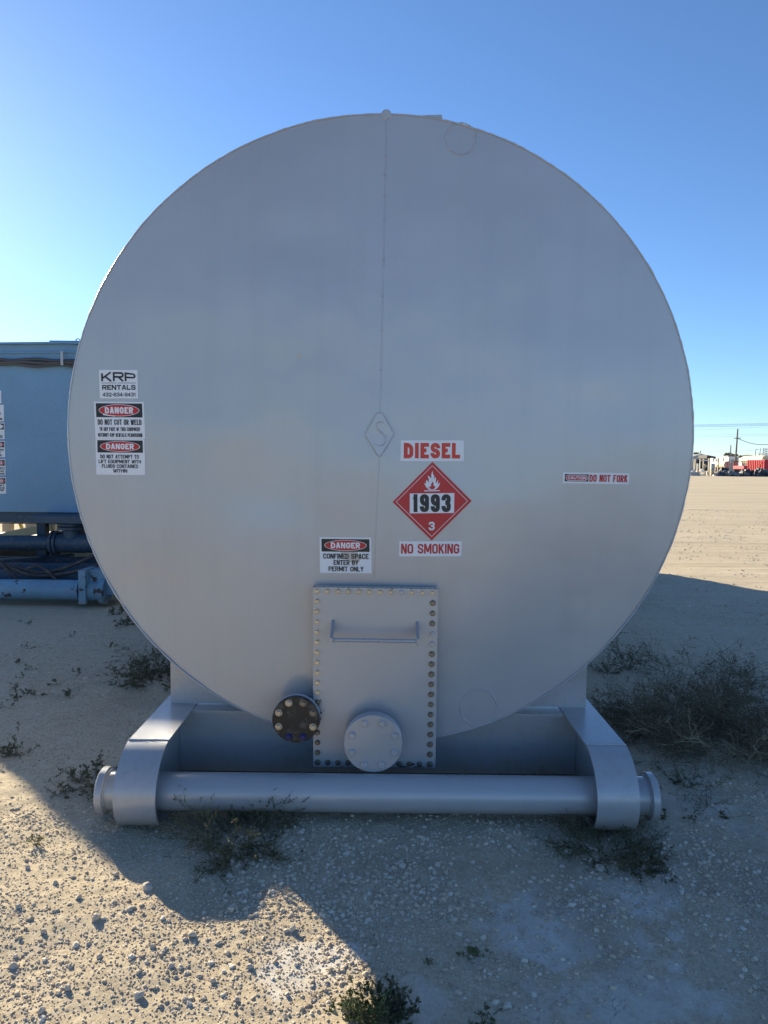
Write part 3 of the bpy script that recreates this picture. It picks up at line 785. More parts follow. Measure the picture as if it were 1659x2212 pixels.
onh = lambda x, y, o: onhead(x, y, o)
k = Sticker((214.8, 799.3), (297.5, 799.3), (216.5, 860.8), onh, 'company_sticker', 'white company name and phone sticker', tank)
def arch(a, b): return b*(.80+.20*math.sin(math.pi*min(1, max(0, .08+a*.9)))) if b > .02 else b
k.text([('KRP', .05, .95, .075, .40)], 'black', .20, warp=arch)
k.rect(.055, .45, .955, .468, 'black', 'rule')
k.text([('RENTALS', .07, .945, .53, .70)], 'black', .22); k.text([('432-634-9431', .075, .945, .80, .935)], 'black', .17)
k = Sticker((203.5, 867.5), (311.5, 868.5), (207, 947.5), onh, 'danger_sticker', 'danger sticker forbidding cutting or welding', tank)
k.danger(.045, .42); k.text([('DO NOT CUT OR WELD', .06, .94, .48, .625), ('TO ANY PART OF THIS EQUIPMENT', .09, .91, .69, .79), ('WITHOUT KRP RENTALS PERMISSION', .055, .945, .85, .95)], 'black', .16)
k = Sticker((207.0, 948.1), (313.2, 949.1), (209, 1025), onh, 'danger_sticker', 'danger sticker about lifting with fluids inside', tank)
k.danger(.035, .38)
k.text([('DO NOT ATTEMPT TO', .09, .88, .44, .545), ('LIFT EQUIPMENT WITH', .055, .92, .58, .68), ('FLUIDS CONTAINED', .12, .86, .71, .81), ('WITHIN', .345, .635, .84, .94)], 'black', .18)
k = Sticker((691, 1159.8), (802, 1160.6), (692, 1236.5), onh, 'danger_sticker', 'danger sticker about the confined space', tank)
k.danger(.045, .40)
k.text([('CONFINED SPACE', .065, .945, .455, .60), ('ENTER BY', .265, .745, .635, .775), ('PERMIT ONLY', .165, .845, .815, .95)], 'black', .18)
k = Sticker((865.5, 951), (1001.6, 951.3), (865, 996), onh, 'diesel_sticker', 'white sticker reading DIESEL in red', tank)
k.text([('DIESEL', .05, .94, .13, .87)], 'orange_red', .25)
k = Sticker((862.5, 1168.3), (996.3, 1168.3), (862, 1200.6), onh, 'no_smoking_sticker', 'white sticker reading NO SMOKING in red', tank)
k.text([('NO SMOKING', .03, .965, .17, .82)], 'red', .17)
k = Sticker((1214.6, 1019.8), (1358.2, 1022.2), (1213.4, 1043.5), onh, 'caution_sticker', 'long sticker saying do not fork', tank)
k.rect(.03, .16, .385, .83, 'black', 'header', .0020)
def pill(k, cu, cv, ru, rv, asp, mat, nm, o):
    pts = []
    for j in range(13): a = -math.pi/2+math.pi*j/12; pts.append((cu+ru-rv*asp+rv*asp*math.cos(a), cv+rv*math.sin(a)))
    for j in range(13): a = math.pi/2+math.pi*j/12; pts.append((cu-ru+rv*asp+rv*asp*math.cos(a), cv+rv*math.sin(a)))
    k.poly(pts, mat, nm, o)
pill(k, .208, .5, .165, .28, .165, 'white', 'pill_border', .0025); pill(k, .208, .5, .158, .225, .165, 'red', 'red_pill', .0030)
k.text([('CAUTION', .073, .348, .36, .64)], 'white', .2, .0035, name='caution_lettering')
k.text([('DO NOT FORK', .40, .975, .18, .83)], 'red', .17)
# placard
plc = [(933.8, 997.6), (1018, 1081.5), (932, 1166.7), (848, 1084)]
k = Sticker((848, 997.6), (1018, 997.6), (848, 1166.7), onh, 'flammable_placard', 'red diamond placard with flame and 1993', tank, 'red', [((x-848)/170, (y-997.6)/169.1) for x, y in plc])
def uv(cx_, cy_): return ((763.1+cx_/5.556-848)/170, (862.7+cy_/5.556-997.6)/169.1)
out = [(947, 792), (1370, 1217), (939, 1645), (511, 1228)]; inn = [(947, 799), (1362, 1217), (939, 1637), (519, 1228)]
m = MB(); P = [k.pt(*uv(*p), .0024) for p in out]+[k.pt(*uv(*p), .0024) for p in inn]
m.add(P, [(i, i+4, (i+1) % 4+4, (i+1) % 4) for i in range(4)]); m.build('border_line', M['white'], k.o)
k.poly([uv(677, 1128), uv(1209, 1122), uv(1204, 1360), uv(676, 1365)], 'white', 'number_panel', .0022)
u0, v0 = uv(709, 1136); u1, v1 = uv(1165, 1350); k.text([('1993', u0, u1, v0, v1)], 'black', .23, .0028)
u0, v0 = uv(902, 1465); u1, v1 = uv(974, 1567); k.text([('3', u0, u1, v0, v1)], 'white', .2, .0028, name='class_number')
fl = [(905, 1082), (872, 1052), (855, 1020), (853, 998), (866, 1012), (872, 1003), (870, 985), (880, 962), (893, 985), (898, 995), (905, 985), (903, 950), (888, 915), (915, 925), (922, 942), (935, 935), (933, 905), (940, 878), (953, 853), (952, 890), (970, 922), (968, 955), (978, 945), (982, 925), (992, 950), (985, 990), (992, 1000), (1003, 985), (1018, 962), (1012, 1005), (1015, 1018), (1040, 995), (1030, 1030), (1010, 1062), (975, 1084)]
k.poly([uv(*p) for p in fl], 'white', 'flame', .0026)
fi = [(920, 1072), (900, 1045), (918, 1050), (930, 1038), (932, 1010), (945, 1000), (940, 978), (962, 1000), (958, 1030), (970, 1040), (982, 1045), (978, 1065), (955, 1078)]
k.poly([uv(*p) for p in fi], 'red', 'flame_core', .0031)
k.poly([uv(850, 1090), uv(1037, 1088), uv(1037, 1099), uv(850, 1102)], 'white', 'flame_bar', .0026)

# ================================================================= BLUE TANK BEHIND
BX, BY = -4.5, 5.8
bt = thing('blue_tank', 'light blue tank with a rusty front pipe left of and behind the grey one', 'tank', (BX, BY, 0))
x0, x1 = -6.16, -3.0
zb = at(60, 1106, BY).z; ztp = at(60, 741, BY).z
def bprof():
    return [(x0, zb), (x1, zb), (x1, ztp-.75), (x1-.06, ztp-.55), (x1-.2, ztp-.36), (x1-.42, ztp-.2), (x1-.7, ztp-.08), (-4.0, ztp-.01), (-4.4, ztp), (-4.98, ztp-.02),
            (-5.04, 2.96), (-5.15, 2.92), (-5.38, 2.91), (-5.6, 2.89), (-5.73, 2.858), (-5.9, 2.665), (-6.03, 2.45), (-6.13, 2.2)]  # stepped left shoulder, out of view, shaped for the shadow it casts
m = MB(); m.prism(bprof(), lambda p: Vector((p[0], BY+10, p[1])), lambda p: Vector((p[0], BY, p[1])))
body = m.build('tank_body', M['blue'], bt)
# roof rim, lid and ring
m = MB(); xs = np.linspace(-4.98, x1-.75, 12)
for a, b in zip(xs, xs[1:]):
    za = ztp-.02*abs(a+4.1)-.0; zb2 = ztp-.02*abs(b+4.1)
    m.bar((a, BY-.03, za+.002), (b, BY-.03, zb2+.002), .07, .022)
m.build('roof_rim', M['blue'], bt); m = MB()
for a, b in zip(xs, xs[1:]): m.bar((a, BY-.012, ztp-.02*abs(a+4.1)-.115), (b, BY-.012, ztp-.02*abs(b+4.1)-.115), .03, .012)
m.build('trim_strip', M['blue'], bt)
p0 = at(122, 742, BY+.25); p1 = at(175, 741, BY+.25)
m = MB(); m.box(p0.x, p1.x+.12, BY+.05, BY+.7, ztp-.06, ztp+.045); lid = m.build('roof_lid', M['blue'], bt)
c = at(168.5, 736.5, BY+.1); m = MB(); m.tube([(c.x+.028*math.cos(t*math.pi/8), BY+.1, c.z+.028*math.sin(t*math.pi/8)) for t in range(17)], .006, 6, False); m.build('lifting_ring', M['dark'], lid)
# hose bundle along the face
rn = random.Random(5)
for j in range(3):
    pts = []
    for i in range(26):
        px = -3+i*8.8; py = lerp(775.5, 782, i/25)+j*5.6+2.0*math.sin(i*.55+j*1.3)+(2.5 if 8 < i < 20 else 0)*math.sin((i-8)/12*math.pi)*(-1)+i*.06
        pts.append(at(px, py, BY-.05-.012*(j % 2)))
    MB().tube(pts, .0205, 10).build('hose_line', M['hose2'], bt)
p = at(133.5, 775, BY-.08); m = MB(); a = at(133.5, 759, BY-.085); b = at(133.5, 789, BY-.085)
m.box(a.x-.016, a.x+.016, BY-.092, BY-.084, b.z, a.z); m.box(a.x-.016, a.x+.016, BY-.084, BY, a.z-.012, a.z-.002); m.box(a.x-.016, a.x+.016, BY-.084, BY, b.z+.002, b.z+.012)
m.build('hose_clip', M['galv'], bt)
# stickers at the frame edge
def onb(x, y, o): q = at(x, y, BY); q.y = BY-o; return q
def bst(xr, yt, yb, kind, lines, lab):
    s = Sticker((xr-31, yt-.2), (xr-.6, yt), (xr-30.4, yb-.2), onb, 'sticker', lab, bt)
    if kind == 'danger': s.danger(.05, .40)
    if kind == 'grey': s.rect(.035, .05, .965, .42, 'black', 'header', .0022); s.oval(.5, .235, .41, .155, 'white', 'oval', .003)
    if lines: s.text(lines, 'black', .2, .0034)
bst(3, 844, 871, '', [('KRP', .06, .8, .1, .5)], 'white company sticker cut by the picture edge')
bst(8.5, 874.5, 910, '', [('NON POTABLE', .08, .92-.1, .45, .6), ('DO NOT DRINK', .08, .9, .8, .93)], 'white non potable water sticker')
bst(10, 913, 948.5, 'grey', [('ENCLOSED', .2, .85, .76, .94)], 'notice sticker with a white oval')
bst(11, 952.5, 987.5, 'danger', [('CONFINED SPACE', .08, .93, .48, .61), ('ENTER BY', .3, .7, .66, .78), ('PERMIT ONLY', .2, .82, .83, .95)], 'danger sticker about the confined space')
bst(12, 992, 1027, 'danger', [('DO NOT CUT OR WELD', .06, .94, .48, .64), ('TO ANY PART OF THIS EQUIPMENT', .09, .91, .69, .79), ('WITHOUT PERMISSION', .055, .945, .85, .95)], 'danger sticker forbidding welding')
bst(13.2, 1031, 1066.5, 'danger', [('DO NOT ATTEMPT TO', .09, .88, .44, .56), ('LIFT EQUIPMENT WITH', .055, .92, .60, .70), ('FLUIDS CONTAINED', .12, .86, .73, .83)], 'danger sticker about lifting')
# underside and frame
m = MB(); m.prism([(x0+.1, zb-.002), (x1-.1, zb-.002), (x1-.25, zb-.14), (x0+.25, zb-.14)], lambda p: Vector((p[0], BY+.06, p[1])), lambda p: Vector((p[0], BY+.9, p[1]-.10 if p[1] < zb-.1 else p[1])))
m.build('belly_beam', M['blue_shaded'], bt)
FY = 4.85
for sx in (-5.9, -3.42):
    MB().box(sx-.07, sx+.07, FY-.1, BY+10, .03, .36).build('skid_rail', M['blue_shaded'], bt)
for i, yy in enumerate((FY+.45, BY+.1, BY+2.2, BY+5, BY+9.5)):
    MB().box(-5.82, -3.50, yy, yy+.10, .12 if i < 1 else .2, .35).build('cross_member', M['blue_shaded'], bt)
m = MB(); m.bar((-5.6, FY+.05, .362), (-4.2, FY+1.25, .362), .15, .02); m.build('deck_brace', M['blue_shaded'], bt)
a = at(83, 1130, BY+.3); b = at(101, 1130, BY+.3)
MB().box(a.x, b.x, BY+.25, BY+.37, .35, zb-.05).build('post', M['blue_shaded'], bt)
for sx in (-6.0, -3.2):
    MB().box(sx-.06, sx+.06, BY+5.0, BY+5.12, .36, zb).build('post', M['blue_shaded'], bt)
# manifold
MY = BY-.25; c2 = at(150, 1172, MY)
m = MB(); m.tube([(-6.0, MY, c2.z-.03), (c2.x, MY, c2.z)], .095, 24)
man = m.build('manifold_pipe', M['blue_shaded'], bt)
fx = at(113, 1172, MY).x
for dx in (0, .05): MB()._bev(Vector((fx+dx, MY, c2.z-.005)), Vector((fx+dx+.035, MY, c2.z-.005)), .155, 32, .004).build('pipe_flange', M['blue_shaded'], man)
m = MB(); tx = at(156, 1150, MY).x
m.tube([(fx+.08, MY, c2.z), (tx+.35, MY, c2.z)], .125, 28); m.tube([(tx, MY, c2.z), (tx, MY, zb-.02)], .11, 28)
m.build('tee_fitting', M['blue_shaded'], man)
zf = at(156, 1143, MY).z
for dz in (0, .045): MB()._bev(Vector((tx, MY, zf+dz)), Vector((tx, MY, zf+dz+.035)), .18, 32, .004).build('pipe_flange', M['blue_shaded'], man)
MB().box(fx-.2, tx+.4, MY-.25, MY+.3, zb-.10, zb-.012).build('manifold_shelf', M['blue_shaded'], bt)
# front pipe with end box and cap
pz = .165; PYb = 4.55
m = MB(); m.tube([(-6.2, PYb, pz), (-4.4, PYb, pz), (at(175, 1285, PYb).x, PYb, pz)], .115, 40); fp = m.build('front_pipe', M['blue_rusty'], bt)
ex = at(173, 1285, PYb-.1).x; ex2 = at(188, 1285, PYb-.1).x
m = MB(); m.box(ex, ex2, PYb-.14, FY+.1, .03, .41); m.build('end_bracket', M['blue_rusty'], bt)
m = MB(); m.box(ex2, ex2+.34, PYb-.02, FY+.1, .12, .40); m.build('corner_box', M['blue_rusty'], bt)
m = MB(); m.tube([(ex2, PYb, pz-.01), (ex2+.13, PYb, pz-.01)], .115, 36); m.tube([(ex2+.13, PYb, pz-.01), (ex2+.19, PYb, pz-.01)], .15, 36); m.build('end_cap', M['blue_rusty'], fp)
m = MB(); m.box(-5.82, -3.50, FY, FY+.01, .0, .34); m.build('front_plate', M['blue_shaded'], bt)
# draped hoses (they can be lifted off the skid)
def hose(pxs, Y, r, label):
    pts = [at(x, y, Y) for x, y in pxs]; sm = []
    for i in range(len(pts)-1):
        p0, p1, p2, p3 = pts[max(i-1, 0)], pts[i], pts[i+1], pts[min(i+2, len(pts)-1)]
        for j in range(6):
            t = j/6; sm.append(.5*((2*p1)+(p2-p0)*t+(2*p0-5*p1+4*p2-p3)*t*t+(3*p1-p0-3*p2+p3)*t**3))
    sm.append(pts[-1]); m = MB(); m.tube(sm, r, 10); o = m.build('rubber_hose', M['hose'], None, base=sm[0])
    return tag(o, label, 'hose', 'hoses lying over the skid of the blue tank')
hose([(-30, 1160), (0, 1213), (40, 1226), (90, 1237), (150, 1223), (210, 1195), (235, 1165), (280, 1155)], FY-.06, .022, 'dark rubber hose, topmost of those sagging over the blue skid')
hose([(-25, 1200), (0, 1214), (60, 1240), (120, 1242), (200, 1224), (245, 1205), (300, 1190)], FY-.10, .022, 'dark rubber hose, lowest of the long ones sagging over the blue skid')
hose([(60, 1228), (80, 1222), (100, 1232), (120, 1252), (136, 1270), (150, 1290)], FY-.14, .019, 'short dark hose crossing over the others and dropping behind the rusty pipe')
hose([(-20, 1198), (0, 1216), (15, 1230), (35, 1250), (50, 1272)], FY-.13, .019, 'short dark hose dropping at the left picture edge behind the rusty pipe')
hose([(230, 1235), (284, 1175), (296, 1160)], FY-.0, .018, 'short upright dark hose stub at the corner of the blue skid')

# beige trailer frame seen under the blue tank
tr = thing('trailer_frame', 'beige trailer frame with yellow diagonal braces seen under the blue tank', 'trailer', (-6.9, 12.5, 0))
Yt = 11.6
a = at(-60, 1175, Yt); b = at(108, 1141, Yt)
m = MB(); m.bar((a.x, Yt-1.3, a.z-.02), (b.x, Yt, b.z), .12, .22); m.build('side_beam', M['beige'], tr)
for (xa, ya, xb, yb) in ((40, 1122, 50, 1147), (74, 1122, 82, 1141)):
    p = at(xa, ya, Yt+.2); q = at(xb, yb, Yt+.2); q2 = p+(p-q)*.6; MB().bar(q, q2, .06, .05).build('brace', M['yellow'], tr)
for px in (16, 66, 112):
    p = at(px, 1118, Yt+.1); MB().box(p.x-.09, p.x+.09, Yt+.05, Yt+.2, .0, p.z+.3).build('post', M['beige'], tr)
m = MB(); p = at(-80, 1100, Yt+1); m.box(p.x, at(118, 1100, Yt+1).x, Yt+.3, Yt+2.5, .9+.32, 1.3+.2); m.build('deck', M['beige'], tr)
# expanded metal walkway
wk = MB()
p = at(0, 1195, BY+1.6); 
for i in range(26):
    wk.bar((-5.8+i*.09, BY+.4, .39), (-5.8+i*.09, BY+1.9, .39), .014, .03)
for i in range(20): wk.bar((-5.8, BY+.4+i*.078, .395), (-3.5, BY+.4+i*.078, .395), .014, .03)
wk.build('grating', M['dark'], bt)

# ================================================================= PLANTS
def tri_tube(V, Fc, a, b, ra, rb):
    d = (b-a); L = d.length
    if L < 1e-6: return
    d /= L; u = d.cross(Vector((.3, .2, .9))); u.normalize(); w_ = d.cross(u); s = len(V)
    for p, r in ((a, ra), (b, rb)):
        for k in range(3):
            t = 2*math.pi*k/3; V.append(tuple(p+(u*math.cos(t)+w_*math.sin(t))*r))
    for k in range(3): k2 = (k+1) % 3; Fc.append((s+k, s+k2, s+3+k2, s+3+k))
def weed(px, py, rad, hgt, nst, seed, label, stem='dry', leaf='leaf', dens=1.0, lean=(0, 0), spread=1.0, group=None, lsize=.006, twigs=2, world=None, name='weed', thick=.0011):
    rn = random.Random(seed); g = gr(px, py) if world is None else Vector(world)
    V = []; Fc = []; LV = []; LF = []
    gz = float(gh(g.x, g.y))
    def leafat(p, d):
        s = lsize*rn.uniform(.6, 1.5); n = Vector((rn.uniform(-1, 1), rn.uniform(-1, 1), rn.uniform(-.2, 1))).normalized()
        d = (d*.6+Vector((rn.uniform(-1, 1), rn.uniform(-1, 1), rn.uniform(-.3, .9)))).normalized(); r = d.cross(n)
        if r.length < .1: return
        r.normalize(); b = len(LV)
        for q in (p, p+d*s*.5+r*s*.2, p+d*s*1.2, p+d*s*.5-r*s*.2): LV.append(tuple(q))
        LF.append((b, b+1, b+2, b+3))
    def branch(p, d, L, r, lvl):
        n = max(3, int(L/.03)); st = L/n
        for i in range(n):
            d = (d+Vector((rn.gauss(0, .16), rn.gauss(0, .16), rn.gauss(.0, .12)-.015))).normalized()
            q = p+d*st
            if q.z < gz+.004: q.z = gz+.004; d.z = abs(d.z)*.5+.05
            tri_tube(V, Fc, p, q, r*(1-i/n*.7), r*(1-(i+1)/n*.7))
            if lvl > 0 and rn.random() < .62:
                for _ in range(rn.randint(1, twigs)):
                    dd = (d*.7+Vector((rn.gauss(0, .6), rn.gauss(0, .6), rn.gauss(.12, .4)))).normalized()
                    branch(q, dd, L*rn.uniform(.22, .5), r*.62, lvl-1)
            if leaf:
                k = int(dens*rn.uniform(1, 4)*(1 if lvl < 2 else .5))
                for _ in range(k): leafat(p.lerp(q, rn.random()), d)
            p = q
    for i in range(nst):
        a = rn.uniform(0, 2*math.pi); rr = rad*math.sqrt(rn.random())*(.45 if nst > 18 else .02)
        o = Vector((g.x+rr*math.cos(a), g.y+rr*math.sin(a), gz)); el = rn.uniform(.15, 1.25)
        d = Vector((math.cos(a)*math.cos(el)*spread+lean[0], math.sin(a)*math.cos(el)*spread+lean[1], math.sin(el)*hgt/max(rad, .01)*.9)).normalized()
        L = lerp(rad, hgt, min(1, max(0, d.z)))*rn.uniform(.55, 1.1)
        branch(o, d, L, thick*rn.uniform(.8, 1.7), 2)
    root = thing(name, label, 'weed', (g.x, g.y, gz), group)
    def mk(nm, V, Fc, mat):
        if not V: return
        me = fast_mesh(nm, np.array(V)-np.array([[g.x, g.y, gz]]), np.array(Fc), mat, False)
        o = bpy.data.objects.new(nm, me); COL.objects.link(o); o.parent = root
    mk('stems', V, Fc, M[stem]); mk('leaves', LV, LF, M[leaf] if leaf else M['dry'])
    return root
weed(512, 1808, .25, .12, 80, 1, 'dark green weed under the left half of the round front pipe', leaf='leaf', dens=2.4, lsize=.0056)
weed(445, 1808, .10, .20, 4, 2, 'tall thin sprig rising in front of the pipe beside the left curved foot', leaf='leaf2', dens=1.3, spread=.5)
weed(1305, 1824, .21, .10, 70, 3, 'bushy weed growing around the right curved skid foot', leaf='leaf', dens=2.2, lsize=.0056)
weed(1385, 1850, .14, .06, 26, 31, 'low weed just right of the bush at the right skid foot', leaf='leaf', dens=2.4)
weed(1410, 1570, .42, .26, 70, 4, 'left part of the big dry thicket right of the tank', 'dry', 'brush', .7, lsize=.008, thick=.0014)
weed(1530, 1600, .50, .27, 85, 5, 'big tangled dry weed in the middle of the thicket right of the tank', 'dry', 'brush', .6, lsize=.008, thick=.0015)
weed(1650, 1590, .52, .28, 75, 6, 'tangled weed of the thicket cut by the right picture edge', 'dry', 'brush', .7, lsize=.008, thick=.0015)
weed(1540, 1520, .5, .20, 55, 61, 'dark weed at the back of the thicket right of the tank', 'dry', 'brush', .8, lsize=.008, thick=.0014)
weed(1560, 1625, .45, .34, 34, 62, 'straw coloured bare branches at the front of the right thicket', 'straw', None, 0, thick=.0018)
weed(1355, 1440, .28, .34, 14, 7, 'upright seedy weed behind the thicket near the tank', 'dry', 'leaf', 1.0, lsize=.009)
weed(1310, 1450, .22, .20, 10, 71, 'small weed closest to the right lower edge of the round tank end', 'dry', 'leaf', 1.0, lsize=.008)
weed(1460, 1440, .4, .2, 22, 72, 'spreading thin weed along the far side of the right thicket', 'dry', 'leaf', .7, lsize=.008)
weed(1650, 1455, .4, .18, 22, 73, 'small weed far back at the right picture edge', 'dry', 'leaf', .9, lsize=.008)
weed(1480, 1700, .17, .15, 12, 8, 'thin green weed between the thicket and the right pipe flange', 'dry', 'leaf', 1.2)
weed(1530, 1740, .2, .06, 12, 81, 'flat brown weed on the ground right of the right pipe flange', 'dry', 'leaf', .6)
weed(212, 1690, .17, .12, 26, 9, 'dark green weed behind the left pipe flange', leaf='leaf', dens=1.8, lsize=.008)
weed(345, 1465, .30, .2, 42, 10, 'dark green weed beside the left saddle plate of the tank', leaf='leaf', dens=1.8, lsize=.010)
weed(305, 1430, .3, .2, 10, 101, 'thin weed left of the dark green one by the saddle plate', 'dry', 'leaf', 1.0, lsize=.009)
weed(10, 1622, .2, .1, 14, 11, 'small dark weed at the left picture edge in the shade', leaf='leaf', dens=1.6, lsize=.008)
weed(792, 2195, .08, .09, 55, 12, 'green weed at the bottom of the picture on the shadow edge', leaf='leaf2', dens=3.5, lsize=.0055, thick=.0008)
weed(828, 2200, .08, .07, 44, 121, 'shaded green weed just right of the one on the shadow edge', leaf='leaf', dens=3, lsize=.0055, thick=.0008)
weed(1022, 2052, .055, .045, 8, 13, 'tiny green tuft alone on the shaded bare ground', leaf='leaf2', dens=1.2, lsize=.006)
weed(1035, 2205, .06, .04, 7, 14, 'tiny tuft cut by the bottom edge right of the centre', leaf='leaf', dens=1.2)
weed(935, 2075, .04, .035, 4, 141, 'tiny dry sprig left of the tuft on the shaded ground', 'dry', 'leaf', .5)
weed(78, 1820, .06, .06, 7, 15, 'tiny bright tuft in the sunlit gravel at the left', leaf='leaf2', dens=1.2)
weed(1170, 1650, .16, .24, 6, 16, 'dark bare weed inside the skid behind the right half of the front pipe', 'dry', 'leaf', .5, world=(.70, -.02, 0))
weed(1090, 1660, .12, .14, 3, 161, 'thin dark twig inside the skid near the hatch', 'dry', 'leaf', .5, world=(.50, -.02, 0))
rn = random.Random(77)
for i in range(16):
    x = rn.uniform(10, 290); y = rn.uniform(1335, 1530)
    weed(x, y, .07, .07, 3, 200+i, 'sparse dark seedling on the shaded ground left of the tank', 'dry', 'leaf', 1.0, group='seedlings on the shaded ground at the left', lsize=.008)
for i in range(6):
    weed(rn.uniform(1330, 1560), rn.uniform(1680, 1790), .05, .05, 3, 240+i, 'sparse seedling between the right pipe flange and the thicket', 'dry', 'leaf', 1.0, group='seedlings right of the tank', lsize=.007)
for i in range(5):
    weed(rn.uniform(215, 290), rn.uniform(1320, 1350), .12, .10, 6, 260+i, 'scrubby weed on the ground by the end cap of the blue tank pipe', 'dry', 'leaf', 1.0, group='weeds by the blue tank pipe', lsize=.012)

# ================================================================= FAR YARD (right)
def far(cx_, cy_, Y): return at(1479.8+cx_/9.26, 895.9+cy_/9.26, Y)
def fbox(m, xa, xb, ya, yb, Y, depth=2.0, ground=False):
    a = far(xa, ya, Y); b = far(xb, yb, Y); c = (a+b)/2; az_ = math.atan2(c.x-CAM[0], Y-CAM[1]); hw = (b.x-a.x)/2*math.cos(az_)
    m.box(c.x-hw, c.x+hw, Y, Y+depth, 0 if ground else b.z, a.z, rz=-az_, c=(c.x, Y, 0)); return m
def lbox(m, xa, xm, xb, top, Y, z0=0.0, bot=None):
    """axis aligned block: lit side from xa to its near corner xm, shaded front from xm to xb"""
    p = far(xm, top, Y); x2 = far(xb, top, Y).x; d = ray(1479.8+xa/9.26, 895.9+top/9.26)
    Y2 = CAM[1]+d[1]*(p.x-CAM[0])/d[0]
    if bot is not None: z0 = far(xm, bot, Y).z
    m.box(p.x, x2, Y, Y2, z0, p.z); return m, p, x2, Y2
def fthing(name, label, cat, cx_, Y, group=None):
    return thing(name, label, cat, (far(cx_, 1200, Y).x, Y, 0), group)
# buildings
Y = 260
t = fthing('metal_building', 'grey gabled metal building far off just right of the tank', 'building', 305, Y)
a, b, c = far(120, 845, Y), far(305, 788, Y), far(470, 838, Y)
m = MB(); m.prism([Vector((a.x, 0, 0)), Vector((c.x, 0, 0)), c, b, a], lambda p: Vector((p.x, Y, p.z)), lambda p: Vector((p.x, Y+30, p.z))); m.build('wall', M['grey_metal'], t)
m = MB(); m.bar((a.x-.4, Y-.3, a.z), (b.x, Y-.3, b.z+.1), .9, .3); m.bar((b.x, Y-.3, b.z+.1), (c.x+.5, Y-.3, c.z), .9, .3); m.build('roof_edge', M['offwhite'], t)
q = far(340, 900, Y); MB().box(q.x-2, q.x+2, Y-.2, Y, 0, q.z).build('door', M['dark'], t)
t = fthing('long_building', 'long low grey building with a pale roofline behind the red container', 'building', 1250, 230)
fbox(MB(), 1010, 1510, 862, 1000, 230, 20, True).build('wall', M['grey_metal'], t); fbox(MB(), 1005, 1515, 845, 860, 229, 22).build('roof', M['offwhite'], t)
for i, x in enumerate((1200, 1260, 1310)): fbox(MB(), x, x+35, 832+4*(i % 2), 846, 232, 3).build('roof_unit', M['dark'], t)
t = fthing('carport', 'dark sloping roof of a shed beside the gabled building', 'building', 520, 215)
a = far(440, 805, 215); b = far(615, 838, 215); m = MB(); m.prism([Vector((a.x, 0, a.z)), Vector((b.x, 0, b.z)), Vector((b.x, 0, b.z-1.2)), Vector((a.x, 0, a.z-1.0))], lambda p: Vector((p.x, 215, p.z)), lambda p: Vector((p.x, 221, p.z))); m.build('roof', M['dark'], t)
for x in (470, 530, 600): fbox(MB(), x, x+8, 850, 1000, 216, .4, True).build('post', M['grey_metal'], t)
t = fthing('white_building', 'boxy white building with a grey shaded side left of the utility pole', 'building', 830, 200)
m, p, x2, Y2 = lbox(MB(), 782, 872, 1012, 838, 200); m.build('wall', M['offwhite'], t); MB().box(p.x-.2, x2+.2, 199.8, Y2+.2, p.z, p.z+.25).build('roof', M['grey_metal'], t)
fbox(MB(), 900, 912, 890, 1000, 199.7, .3, True).build('door', M['offwhite'], t)
for i, (xa, xb, ya, lab) in enumerate([(505, 585, 868, 'white box trailer parked left of the beige tank'), (590, 645, 885, 'small white van parked behind the lone steel post'), (690, 780, 868, 'white truck parked left of the boxy white building'), (1078, 1165, 866, 'white box truck parked behind the red railing')]):
    yy = 170+6*i; t = fthing('parked_truck', lab, 'truck', (xa+xb)/2, yy, 'white trucks parked in the far yard')
    lbox(MB(), xa, xb-24, xb, ya, yy, .9)[0].build('cargo_box', M['offwhite'], t); lbox(MB(), xa+8, xb-26, xb-4, 975, yy+.3, .2)[0].build('chassis', M['dark'], t)
    fbox(MB(), xb-20, xb-5, ya+18, ya+40, yy-.1, .05).build('window', M['dark'], t)
t = fthing('storage_shed', 'grey shed behind the round end of the beige tank', 'building', 930, 160)
fbox(MB(), 870, 1000, 895, 1020, 160, 4, True).build('wall', M['grey_metal'], t); fbox(MB(), 905, 918, 895, 1010, 159.9, .09).build('door', M['offwhite'], t)
# poles
def pole(cx_, top, r, Y, label, bottom=0, name='utility_pole', mat='wood'):
    p = far(cx_, top, Y); t = thing(name, label, 'pole', (p.x, Y, 0)); q = far(cx_, top, Y)
    MB().tube([(q.x-(.25 if cx_ == 1055 else 0), Y, 0), (q.x, Y, q.z)], [r*1.25, r*.8], 10).build('shaft', M[mat], t); return t, q
t, q = pole(1055, 285, .17, 150, 'tall dark utility pole with wires behind the red trailer')
c = far(1045, 475, 150)
m = MB(); m.bar((c.x-.7, 150, c.z), (c.x+.7, 150, c.z), .12, .12); m.build('crossarm', M['wood'], t)
for dx in (-.6, -.2, .3, .6): MB().cyl((c.x+dx, 150, c.z+.06), (c.x+dx, 150, c.z+.30), .06, 8).build('insulator', M['galv'], t)
pole(917, 605, .2, 260, 'thin distant pole above the boxy white building'); pole(310, 722, .2, 300, 'short distant pole above the gable of the grey building')
t, q = pole(1410, 705, .14, 210, 'grey yard lamp post with one arm above the red container', name='lamp_post', mat='galv')
MB().tube([(q.x, 210, q.z), (q.x+.15, 210, q.z+.2), (q.x+.5, 210, q.z+.25)], .07, 8).build('arm', M['galv'], t); MB().box(q.x+.4, q.x+.85, 209.9, 210.2, q.z+.18, q.z+.30).build('lamp_head', M['dark'], t)
